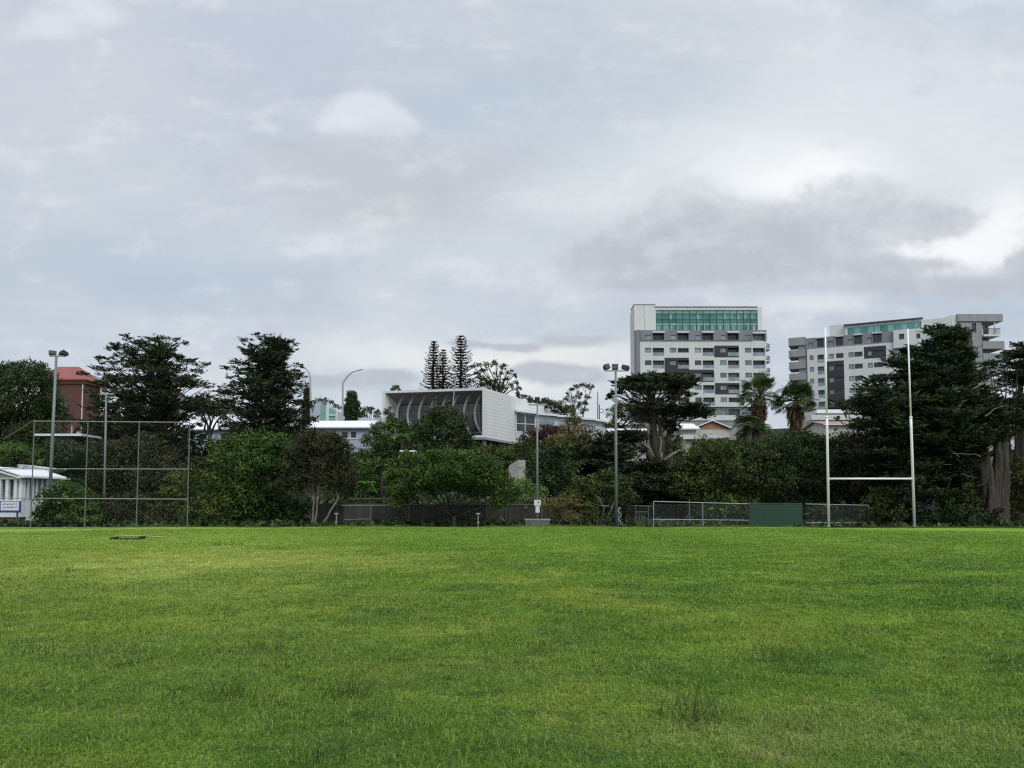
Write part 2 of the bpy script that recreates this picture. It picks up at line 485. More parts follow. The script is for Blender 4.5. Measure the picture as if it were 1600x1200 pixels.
def grass_mat():
    m, nt, b = new_mat('grass_blades')
    tc = nt.nodes.new('ShaderNodeTexCoord'); sp = nt.nodes.new('ShaderNodeSeparateXYZ'); nt.links.new(tc.outputs['Object'], sp.inputs[0])
    g = grass_colour(nt, E(nt, sp.outputs[0]), E(nt, sp.outputs[1]))
    at = nt.nodes.new('ShaderNodeAttribute'); at.attribute_name = 'tint'; t = E(nt, at.outputs['Fac'])
    g = mixc(nt, g, (.025, .06, .014), smooth(nt, t, .46, .05, 0, .9))
    g = mixc(nt, g, (.33, .44, .105), smooth(nt, t, .56, .88, 0, .75))
    g = mixc(nt, g, (.34, .31, .16), smooth(nt, t, .955, .985, 0, .8))
    nt.links.new(g, b.inputs['Base Color']); b.inputs['Roughness'].default_value = .7; b.inputs['Specular IOR Level'].default_value = .12
    tr = nt.nodes.new('ShaderNodeBsdfTranslucent'); nt.links.new(g, tr.inputs[0])
    mx = nt.nodes.new('ShaderNodeMixShader'); mx.inputs[0].default_value = .3
    nt.links.new(b.outputs[0], mx.inputs[1]); nt.links.new(tr.outputs[0], mx.inputs[2])
    nt.links.new(mx.outputs[0], nt.nodes['Material Output'].inputs[0])
    return m


M_GRASS = grass_mat()


def build_grass():
    rng = np.random.default_rng(5)
    N, KB = 1040000, 7
    # little clumps, their density ~ d^-1.5 between 3.6 m and 50 m, wedge of +-43 degrees
    nc = N // KB; u = rng.random(nc); d0, d1 = 3.6, 50.0
    d = (np.sqrt(d0) + u * (np.sqrt(d1) - np.sqrt(d0))) ** 2
    th = (rng.random(nc) * 2 - 1) * R(50)
    cx = d * np.sin(th); cy = d * np.cos(th)
    rep = lambda v: np.repeat(v, KB)
    hsh, hs2 = rep(rng.random(nc)), rep(rng.random(nc)); d = rep(d); n = len(d)
    sg = .022 * (d / 4) ** .8
    X = rep(cx) + rng.normal(0, 1, n) * sg * 1.6; Y = rep(cy) + rng.normal(0, 1, n) * sg
    keep = (Y < edge(X) - .2) & (Y > 2.5)
    X, Y, d, hsh, hs2 = X[keep], Y[keep], d[keep], hsh[keep], hs2[keep]; n = len(X)
    Z = gz(X, Y) - .004
    base = np.stack([X, Y, Z], 1)
    patch = .5 + .5 * np.sin(X * 1.7 + 2 * np.sin(Y * .9)) * np.sin(Y * 2.3 + 1.5 * np.sin(X * 1.1))
    h = (.018 + .032 * rng.random(n) ** 1.5) * (.75 + .6 * patch) * (.8 + .5 * hsh)
    h *= np.clip((d / 8), 1, 2.0) ** .35
    w = .0048 * np.clip(d / 4.5, 1, 20) ** .85 * (.7 + .6 * rng.random(n))
    az = hs2 * 2 * PI + rng.normal(0, 1.1, n)
    lean = np.clip(rng.normal(.75, .35, n), .05, 1.6)
    dirv = np.stack([np.cos(az), np.sin(az), np.zeros(n)], 1)
    sa = az + PI / 2 + rng.normal(0, .5, n)
    side = np.stack([np.cos(sa), np.sin(sa) * .6, np.zeros(n)], 1) * w[:, None] * .5
    up = np.array([[0, 0, 1.]])
    m1 = base + dirv * (h * lean * .45)[:, None] + up * (h * .62)[:, None]
    tip = base + dirv * (h * lean * 1.15)[:, None] + up * (h * np.clip(1.05 - .45 * lean, .25, 1))[:, None]
    t = rng.random(n) * .55 + .45 * hsh
    mb = MB()
    mb.quads(np.stack([base - side, base + side, m1 + side * .8, m1 - side * .8], 1), t)
    mb.tris(np.stack([m1 - side * .8, m1 + side * .8, tip], 1), t)
    tag(mb.build('grass', M_GRASS), 'short matted green grass blades over the sports field', kind='stuff')


build_grass()


def tuft(px, py, wpx, hpx, n, label, pal, seed, tall=0):
    Yd = CAMH * FPX / (py - 783.0)
    c = P(px, py, Yd); c.z = float(gz(c.x, c.y))
    rng = np.random.default_rng(seed); s = MPP(Yd)
    o = thing('grass_tuft', label, 'grass tuft', c, group='coarse tufts standing up out of the mown field')
    mb = MB()
    for i in range(n):
        bx = rng.normal(0, wpx * s * .30); by = rng.normal(0, wpx * s * .18)
        big = i < tall
        h = hpx * s * (rng.uniform(1.0, 1.35) if big else rng.uniform(.35, .85)) + .02
        az = rng.uniform(0, 2 * PI); ln = rng.uniform(.1, .5) if big else rng.uniform(.3, 1.4)
        dx, dy = math.cos(az) * ln * h, math.sin(az) * ln * h * .6
        w = max(.004, .55 * s) * (rng.uniform(.9, 1.2) if big else rng.uniform(.7, 1.2))
        p0 = np.array([bx, by, -.005]); p1 = p0 + [dx * .35, dy * .35, h * .6]; p2 = p0 + [dx, dy, h]
        sd = np.array([w * .5, w * .2, 0]); t = rng.random()
        mb.quads([[p0 - sd, p0 + sd, p1 + sd * .8, p1 - sd * .8], [p1 - sd * .8, p1 + sd * .8, p2 + sd * .15, p2 - sd * .15]], [t, t])
    mb.build('blades', LM['tuft'], o)


TUFTS = [
    (345, 960, 46, 24, 26, 'olive', 3, 'coarse tuft leaning right, left of centre in the middle of the field'),
    (415, 1012, 64, 30, 50, 'green', 4, 'bushy coarse tuft just below the leaning tuft in the field'),
    (370, 1082, 110, 36, 90, 'olive', 4, 'wide coarse tuft in the left foreground of the field'),
    (545, 1084, 96, 44, 90, 'olive', 6, 'wide coarse tuft with a long stalk, right of the wide left foreground tuft'),
    (850, 1018, 56, 20, 40, 'olive', 2, 'low coarse tuft near the middle of the field below the centre tree'),
    (1222, 1033, 96, 36, 100, 'olive', 6, 'large coarse tuft in the right half of the field below the palms'),
    (1090, 1120, 110, 56, 110, 'olive', 7, 'largest foreground tuft with tall stalks, right of the field centre'),
    (500, 1186, 84, 42, 40, 'olive', 4, 'sparse dark stalks at the bottom edge of the picture'),
    (785, 927, 26, 12, 22, 'olive', 1, 'small dark tuft in the far middle of the field'),
    (103, 893, 28, 10, 18, 'olive', 2, 'small tuft at far left in front of the backstop fence'),
    (45, 1018, 70, 22, 40, 'green', 3, 'low spreading tuft at the left edge of the field'),
    (345, 851, 90, 9, 70, 'olive', 0, 'long low patch of coarse grass to the right of the dark mat'),
    (440, 857, 44, 8, 36, 'olive', 0, 'small low patch of coarse grass in front of the brown tree'),
    (590, 955, 46, 13, 28, 'green', 1, 'faint low tuft in the middle of the field left of centre'),
    (1440, 1120, 60, 16, 34, 'green', 1, 'faint low tuft in the right foreground of the field'),
]
for i_, (a_, b_, c_, d_, e_, f_, g_, l_) in enumerate(TUFTS):
    tuft(a_, b_, c_, d_, e_, l_, f_, 100 + i_, g_)


# ------------------------------------------------------------------ plants
def unit(v): return v / (np.linalg.norm(v, axis=-1, keepdims=True) + 1e-9)


def leaves(mb, rng, c, out, n, rad, lw, ll, style='broad', t0=None):
    """n leaf diamonds around each clump centre. c, out: (m,3); rad: (m,3)"""
    m = len(c)
    pos = rng.normal(0, 1, (m, n, 3)); pos = pos / (1 + .35 * np.linalg.norm(pos, axis=2, keepdims=True))
    p = c[:, None] + pos * rad[:, None] * .8
    if style == 'plate':
        ax = unit(out[:, None] * np.array([1, 1, .25]) + rng.normal(0, .55, (m, n, 3)) * np.array([1, 1, .45]) + np.array([0, 0, .22]))
        nn = unit(rng.normal(0, .55, (m, n, 3)) + np.array([0, 0, 1.]))
    elif style == 'droop':
        ax = unit(out[:, None] * .5 + rng.normal(0, .35, (m, n, 3)) + np.array([0, 0, -.9]))
        nn = unit(rng.normal(0, 1, (m, n, 3)) + out[:, None])
    else:
        ax = unit(rng.normal(0, 1, (m, n, 3)) + out[:, None] * .6)
        nn = unit(rng.normal(0, .75, (m, n, 3)) + out[:, None] + np.array([0, 0, .5]))
    sd = unit(np.cross(nn, ax))
    L = (ll * rng.uniform(.6, 1.3, (m, n, 1))) * .5; W = (lw * rng.uniform(.6, 1.3, (m, n, 1))) * .5
    q = np.stack([p - ax * L, p + sd * W - ax * L * .1, p + ax * L, p - sd * W - ax * L * .1], 2).reshape(-1, 4, 3)
    tc = rng.random((m, 1)) if t0 is None else t0[:, None]
    t = np.clip(tc * .6 + rng.random((m, n)) * .4, 0, 1).ravel()
    mb.quads(q, t)


def lobe_foliage(mb, rng, lobes, lw, ll, K, style, clump):
    """lobes: list of (centre, (rx,ry,rz)); leaf clumps gathered on each lobe's skin"""
    for c, r in lobes:
        c = np.array(tuple(c)); r = np.array(r, float)
        area = 4 * PI * ((r[0] * r[1]) ** 1.6 / 3 + (r[0] * r[2]) ** 1.6 / 3 + (r[1] * r[2]) ** 1.6 / 3) ** (1 / 1.6)
        nleaf = max(60, K * area / (lw * ll * .5))
        per = 22
        m = max(4, int(nleaf / per))
        d = unit(rng.normal(0, 1, (m, 3)))
        if style != 'plate':
            fl = (d[:, 2] < -.35) & (rng.random(m) < .6); d[fl, 2] *= -1
        rr = 1 - .5 * rng.random(m) ** 2.0
        # uneven skin: bulges and bites
        ph = rng.uniform(0, 6.28, 4)
        bul = 1 + .16 * np.sin(d[:, 0] * 5 + ph[0]) * np.cos(d[:, 2] * 6 + ph[1]) + .12 * np.sin(d[:, 1] * 9 + d[:, 2] * 7 + ph[2])
        p = c + d * r * (rr * bul)[:, None]
        cl = clump * rng.uniform(.55, 1.35, (m, 1)) * (np.array([[1, 1, .32]]) if style == 'plate' else np.array([[1, 1, .75]]))
        cl = np.minimum(cl, r.max() * .55)
        leaves(mb, rng, p, unit(d * (1 / r) * r.mean()), per, cl, lw, ll, style)
        if style == 'plate':      # feathery sprays reaching out and up past the tier's edge
            k = max(6, int(26 * r[0] * r[0])); az = rng.uniform(0, 2 * PI, k); rad_ = rng.uniform(.55, 1.08, k)
            dv = np.stack([np.cos(az), np.sin(az), np.zeros(k)], 1)
            p0 = c + dv * r * rad_[:, None] + np.array([0, 0, 1.]) * (rng.uniform(-.4, .5, k) * r[2])[:, None]
            e = unit(dv + rng.normal(0, .35, (k, 3)) * np.array([1, 1, .3]) + np.array([0, 0, 1.]) * rng.uniform(.1, .7, (k, 1)))
            L = rng.uniform(.5, 1.15, (k, 1)) * min(.9, r[0]); w = unit(np.cross(e, rng.normal(0, 1, (k, 3)))) * lw * .8
            mb.quads(np.stack([p0, p0 + e * L * .45 + w, p0 + e * L, p0 + e * L * .45 - w], 1), rng.random(k))
            for q in (.3, .5, .7):
                sdv = unit(np.cross(e, np.array([0, 0, 1.])) * rng.choice([-1, 1], (k, 1)) + e * .7); b0 = p0 + e * L * q; l2 = L * .45
                mb.quads(np.stack([b0, b0 + sdv * l2 * .5 + w * .7, b0 + sdv * l2, b0 + sdv * l2 * .5 - w * .7], 1), rng.random(k))


def curve_pts(a, b, sag, rng, n=6, wob=.05):
    a, b = np.array(tuple(a)), np.array(tuple(b)); L = np.linalg.norm(b - a)
    t = np.linspace(0, 1, n)[:, None]
    p = a * (1 - t) + b * t + np.array([0, 0, 1.]) * (sag * L * 4 * t * (1 - t))
    p[1:-1] += rng.normal(0, wob * L, (n - 2, 3)) * .5
    return p


def ground_pt(px, Y, bury=.15):
    c = P(px, 700, Y); c.z = float(gz(c.x, Y)) - bury
    return c


def lobes_from_px(L, Y, rng, depth=.45, rdepth=.9):
    xs = [l[0] for l in L]; x0, x1 = min(xs), max(xs); mid = (x0 + x1) / 2; hw = max(8, (x1 - x0) / 2 + 10)
    res = []
    for l in L:
        px, py, rx, ry = l[:4]
        s = MPP(Y)
        off = l[4] if len(l) > 4 else rng.uniform(-1, 1) * depth * hw * s * math.sqrt(max(0, 1 - ((px - mid) / hw) ** 2) + .05)
        Yc = Y + off
        res.append((P(px, py, Yc), (rx * s, max(rx, ry * .8) * s * rdepth, ry * s)))
    return res


def broad_tree(name, label, cat, Y, base, L, pal='green', lw=.13, ll=.24, K=1.1, style='broad', clump=.45, trunk=.22, fork=None,
               bark=None, seed=0, group=None, limbs=9, depth=.45, stems=1):
    """tree or shrub with lobes given from its outline: (px, py, rx, ry) at distance Y"""
    rng = np.random.default_rng(seed + 17)
    b = ground_pt(base, Y)
    lobes = lobes_from_px(L, Y, rng, depth)
    o = thing(name, label, cat, b, group=group)
    org = np.array(tuple(b))
    loc = [(np.array(tuple(c)) - org, r) for c, r in lobes]
    f = Vector(loc[0][0]) * .5 if fork is None else (P(fork[0], fork[1], Y) - b)
    f = np.array(tuple(f))
    tm = MB()
    for s_ in range(stems):
        off = np.array([rng.normal(0, trunk * 1.6), rng.normal(0, trunk * 1.6), 0]) if stems > 1 else np.zeros(3)
        top = f + off * 2.2
        pts = curve_pts(off * .5, top, 0, rng, 6, .04); tm.tube(pts, np.linspace(trunk * 1.15, trunk * .7, 6) / math.sqrt(stems), 9)
        for c, r in loc[s_::stems][:limbs]:
            e = c + np.array([0, 0, r[2] * .2])
            pp = curve_pts(top * .92, e, .06, rng, 7, .05)
            tm.tube(pp, np.linspace(trunk * .5, trunk * .12, 7) / math.sqrt(stems), 6)
            for q in range(3):
                d = unit(rng.normal(0, 1, 3)); tm.tube(curve_pts(pp[4], c + d * np.array(r) * .8, .05, rng, 5, .05), np.linspace(trunk * .16, trunk * .04, 5), 5)
    tm.build('trunk', bark or M_BARK, o, smooth_=True)
    cm = MB(); lobe_foliage(cm, rng, loc, lw, ll, K, style, clump)
    cm.build('crown', LM[pal], o)
    return o


def layered_tree(name, label, cat, Y, axis, base, prof, step, per, lobe, pal='conifer', lw=.10, ll=.34, K=.9, trunk=.4, top_y=None, droop=0.0,
                 up=.0, bark=None, seed=0, gap=.0, group=None, inner=1, twig=True, style='plate', clump=.42, extra=None, asc=.12):
    """conifer with branch tiers: prof = [(py, xL, xR)...] outline of the crown in the photo"""
    rng = np.random.default_rng(seed + 31)
    b = ground_pt(base, Y); org = np.array(tuple(b)); s = MPP(Y)
    o = thing(name, label, cat, b, group=group)
    prof = sorted(prof); ys = [p[0] for p in prof]
    tm, lobes = MB(), []
    y0, y1 = ys[0], ys[-1]
    axf = (lambda y: axis) if np.isscalar(axis) else (lambda y: float(np.interp(y, [a[0] for a in axis], [a[1] for a in axis])))
    ty = y0 + 3 if top_y is None else top_y
    tp = [np.zeros(3)] + [np.array(tuple(P(axf(y), y, Y))) - org for y in np.linspace(y1, ty, 7)]
    tm.tube(tp, np.concatenate([[trunk * 1.25], np.linspace(trunk, trunk * .16, 7)]), 9)
    y = y0 + min(9, .045 * (y1 - y0))
    while y <= y1:
        xl = np.interp(y, ys, [p[1] for p in prof]); xr = np.interp(y, ys, [p[2] for p in prof])
        ax = axf(y)
        wid = (xr - xl) / 2
        n = max(2, int(per * (0.35 + wid / 60)))
        ph = rng.uniform(0, 6.28)
        for k in range(n):
            if rng.random() < gap: continue
            az = ph + 2 * PI * k / n + rng.normal(0, .25)
            ca, sa = math.cos(az), math.sin(az)
            ext = ((xr - ax) if ca > 0 else (ax - xl)) * 1.12
            dep = (ext * .3 + wid * .7)
            f = (1.05 - .5 * rng.random() ** 1.6) * (1 + .14 * math.sin(y * .16 + az * 2 + seed))
            lx, ly = lobe[0] * rng.uniform(.7, 1.25), lobe[1] * rng.uniform(.7, 1.3)
            tipx = max(0, ext * f - lx * .6); tipd = max(0, dep * f - lx * .6)
            cy = y + rng.uniform(-.9, .9) * step + droop * f * 10 - up * f * 10
            tip = np.array(tuple(P(ax + ca * tipx, cy, Y + sa * tipd * s))) - org
            root = np.array(tuple(P(ax, min(y + 4 + wid * asc, y1 + 8), Y))) - org
            if twig or k % 2 == 0: tm.tube(curve_pts(root, tip, .04, rng, 6, .03), np.linspace(trunk * .26, trunk * .05, 6), 5)
            lobes.append((tip, (lx * s, lx * s, ly * s)))
            for q in range(inner):
                g = rng.uniform(.3, .75)
                pc = root * (1 - g) + tip * g + np.array([0, rng.normal(0, lx * s * .4), ly * s * .6])
                lobes.append((pc, (lx * s * .85, lx * s * .85, ly * s)))
        y += step * rng.uniform(.8, 1.2)
    if extra: lobes += [(np.array(tuple(c)) - org, r) for c, r in lobes_from_px(extra, Y, rng)]
    tm.build('trunk', bark or M_BARK, o, smooth_=True)
    cm = MB(); lobe_foliage(cm, rng, lobes, lw, ll, K, style, clump)
    cm.build('crown', LM[pal], o)
    return o


def frond(mb, rng, root, az, length, rise, droop, nl, ll, lw, t):
    """feather frond: arching stalk with leaflets both sides"""
    n = 12
    tt = np.linspace(0, 1, n); d = np.array([math.cos(az), math.sin(az), 0])
    r = np.array([math.cos(az + PI / 2), math.sin(az + PI / 2), 0])
    pts = root + d * (tt * length)[:, None] * .92 + np.array([0, 0, 1.]) * (rise * tt - droop * tt ** 2)[:, None] * length
    mb.tube(pts, np.linspace(lw * .35, lw * .08, n), 4, t)
    qs, ts = [], []
    for i in np.linspace(.12, .99, nl):
        p = np.array([np.interp(i, tt, pts[:, k]) for k in range(3)])
        sz = ll * math.sin(PI * min(1, .15 + i * .8)) ** .6
        for sg in (-1, 1):
            e = p + r * sg * sz * .85 + d * sz * .45 + np.array([0, 0, -.35 * sz + rng.normal(0, .08) * sz])
            wv = d * lw * .5
            mdp = (p + e) / 2 + np.array([0, 0, .06 * sz])
            qs.append([p, mdp + wv, e, mdp - wv]); ts.append(np.clip(t + rng.normal(0, .12), 0, 1))
    mb.quads(qs, ts)


def fan(mb, rng, root, dirv, stalk, size, nseg, t, lw):
    d = unit(np.array(dirv, float)); c = root + d * stalk
    mb.tube([root, (root + c) / 2 + np.array([0, 0, .05 * stalk]), c], lw * .3, 4, t)
    up = unit(np.cross(np.cross(d, [0, 0, 1.]), d)); sd = np.cross(d, up)
    qs, ts = [], []
    tilt = rng.normal(0, .5)
    pl = unit(sd * math.cos(tilt) + up * math.sin(tilt))
    for a in np.linspace(-1.25, 1.25, nseg):
        v = unit(d * math.cos(a) + pl * math.sin(a)); e = c + v * size * rng.uniform(.85, 1.1) * (1 - .18 * abs(a)) + np.array([0, 0, -.12 * size])
        w = unit(np.cross(v, np.cross(d, pl))) * lw * .5
        m = c + v * size * .55
        qs.append([c, m + w, e, m - w]); ts.append(np.clip(t + rng.normal(0, .12), 0, 1))
    mb.quads(qs, ts)

# ------------------------------------------------------------------ building materials
M_PALE = mat('render_pale_grey', (.66, .68, .66), .8, var=.10, scale=.5, streak=True, bump=.05)
M_TOWERW = mat('render_white', (.60, .625, .61), .8, var=.09, scale=.35, streak=True)
M_TOWERG = mat('render_grey', (.215, .222, .245), .8, var=.12, scale=.35, streak=True)
M_CONC = mat('concrete_grey', (.30, .305, .31), .85, var=.2, scale=.6, streak=True)
M_DARKP = mat('cladding_aubergine', (.034, .030, .038), .6, var=.2, scale=.4)
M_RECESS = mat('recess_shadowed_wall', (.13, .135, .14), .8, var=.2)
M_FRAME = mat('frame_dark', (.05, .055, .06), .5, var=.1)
M_FRAMEW = mat('frame_white', (.65, .66, .66), .5, var=.05)
M_BRICK = mat('brick_red', (.125, .060, .048), .9, var=.35, scale=2.5, bump=.2)
M_REDROOF = mat('roof_red', (.25, .070, .058), .6, var=.12, scale=.8)
M_ROOFW = mat('roof_white_metal', (.74, .75, .78), .5, var=.08, scale=.6)
M_WALLB = mat('weatherboard_pale_blue', (.40, .46, .54), .7, var=.1, scale=.8)
M_WALLC = mat('stucco_cream', (.52, .50, .45), .85, var=.14, scale=.7, streak=True)
M_TERRA = mat('gable_orange_brown', (.36, .20, .12), .8, var=.2, scale=1)
M_TIMBER = mat('weathered_timber', (.11, .10, .085), .9, var=.35, scale=3, streak=True)
M_GREENP = mat('panel_green', (.020, .060, .036), .65, var=.12, scale=1.2)
M_BOX = mat('meter_box_white', (.62, .63, .62), .5, var=.1)
M_STONE = mat('block_stone', (.17, .165, .16), .9, var=.4, scale=5, bump=.4)


def glass(name, tint, rough=.08, alt=None, scale=.6):
    """window glass seen from outside: dark room colours behind a glossy skin"""
    m, nt, b = new_mat(name)
    tc = nt.nodes.new('ShaderNodeTexCoord')
    f = noise(nt, tc.outputs['Object'], scale, 3, .6)
    a = alt or tuple(c * 1.8 for c in tint)
    nt.links.new(ramp(nt, f, [(.38, tint), (.62, a)]), b.inputs['Base Color'])
    b.inputs['Roughness'].default_value = rough; b.inputs['Specular IOR Level'].default_value = .7
    return m


M_GLD = glass('glass_dark', (.016, .022, .026), alt=(.05, .065, .075))
M_GLG = glass('glass_green_grey', (.10, .16, .15), alt=(.22, .30, .28))
M_GLT = glass('glass_teal', (.035, .16, .155), alt=(.09, .27, .25), scale=.25)
M_GLT2 = glass('glass_teal_light', (.13, .33, .30), alt=(.20, .42, .38))
M_GLB = glass('glass_blue_grey', (.16, .21, .25), alt=(.28, .34, .38))
M_CURT = mat('curtain_pale', (.42, .50, .49), .8, var=.25, scale=1.5)


class Facade:
    """a wall plane: local x along it, y into the building, z up; maps photo pixels onto itself"""
    def __init__(s, pxl, Yl, pxr, Yr, zb):
        a, b = P(pxl, 600, Yl), P(pxr, 600, Yr)
        s.o = Vector((a.x, a.y, zb)); s.b = Vector((b.x, b.y, zb)); s.zb = zb
        d = s.b - s.o; s.L = d.length; s.d = d.normalized(); s.rz = math.atan2(d.y, d.x)
    def s(s_, px):
        u = (px - 800) / FPX / (math.cos(PITCH) - (CY - 600) / FPX * math.sin(PITCH))
        # o.x + d.x t = u (o.y + d.y t)
        return (u * s_.o.y - s_.o.x) / (s_.d.x - u * s_.d.y)
    def z(s_, py, px=None):
        Y = s_.o.y + s_.d.y * (s_.s(px) if px is not None else 0)
        return P(800, py, Y).z - s_.zb


def wall_holes(mb, region, holes, y=0.0, depth=.3, t=.5):
    """front wall made of rectangles (x0,x1,z0,z1) minus holes, with reveals going in by depth"""
    xs = sorted({round(v, 4) for r in region + holes for v in r[:2]}); zs = sorted({round(v, 4) for r in region + holes for v in r[2:4]})
    def inside(cx, cz, L): return any(r[0] - 1e-6 < cx < r[1] + 1e-6 and r[2] - 1e-6 < cz < r[3] + 1e-6 for r in L)
    S = {}
    for i in range(len(xs) - 1):
        for j in range(len(zs) - 1):
            cx, cz = (xs[i] + xs[i + 1]) / 2, (zs[j] + zs[j + 1]) / 2
            S[i, j] = inside(cx, cz, region) and not inside(cx, cz, holes)
    q = []
    for (i, j), v in S.items():
        if not v: continue
        x0, x1, z0, z1 = xs[i], xs[i + 1], zs[j], zs[j + 1]; y1 = y + depth
        q.append([(x0, y, z0), (x1, y, z0), (x1, y, z1), (x0, y, z1)])
        if not S.get((i - 1, j)): q.append([(x0, y, z0), (x0, y, z1), (x0, y1, z1), (x0, y1, z0)])
        if not S.get((i + 1, j)): q.append([(x1, y, z0), (x1, y1, z0), (x1, y1, z1), (x1, y, z1)])
        if not S.get((i, j - 1)): q.append([(x0, y, z0), (x0, y1, z0), (x1, y1, z0), (x1, y, z0)])
        if not S.get((i, j + 1)): q.append([(x0, y, z1), (x1, y, z1), (x1, y1, z1), (x0, y1, z1)])
    mb.quads(q, np.full(len(q), t))


def window(root, x0, x1, z0, z1, y=.12, frame=None, pane=None, nx=1, nz=1, fw=.07, sill=False):
    f = MB(); d = .06
    f.box(x0, x1, y, y + d, z0, z0 + fw); f.box(x0, x1, y, y + d, z1 - fw, z1)
    for i in range(nx + 1):
        xc = x0 + (x1 - x0 - fw) * i / nx; f.box(xc, xc + fw, y + .004, y + d - .004, z0 + fw, z1 - fw)
    for j in range(1, nz):
        zc = z0 + (z1 - z0) * j / nz; f.box(x0 + fw, x1 - fw, y + .008, y + d - .008, zc - fw / 2, zc + fw / 2)
    if sill: f.box(x0 - .08, x1 + .08, y - .16, y, z0 - .09, z0 - .01)
    w = f.build('window', frame or M_FRAME, root)
    p = MB(); p.box(x0 + .02, x1 - .02, y + .03, y + .05, z0 + .02, z1 - .02); p.build('pane', pane or M_GLD, w)
    return w


def balcony_bay(root, x0, x1, z0, z1, rng, depth=1.3, rail=True):
    """recess with a sliding glass door and a glass balustrade"""
    window(root, x0 + .05, x1 - .05, z0 + .05, z1 - .05, y=depth - .1, frame=M_FRAME, pane=rng.choice([M_GLD, M_GLD, M_GLB]), nx=3, fw=.08)
    if rail:
        r = MB(); h = min(1.0, (z1 - z0) * .42)
        r.box(x0 + .01, x1 - .01, .06, .10, z0 + .01, z0 + h); b = r.build('balustrade', M_GLB, root)
        h_ = MB(); h_.box(x0 + .01, x1 - .01, .04, .12, z0 + h, z0 + h + .05); h_.build('handrail', M_GALV, b)


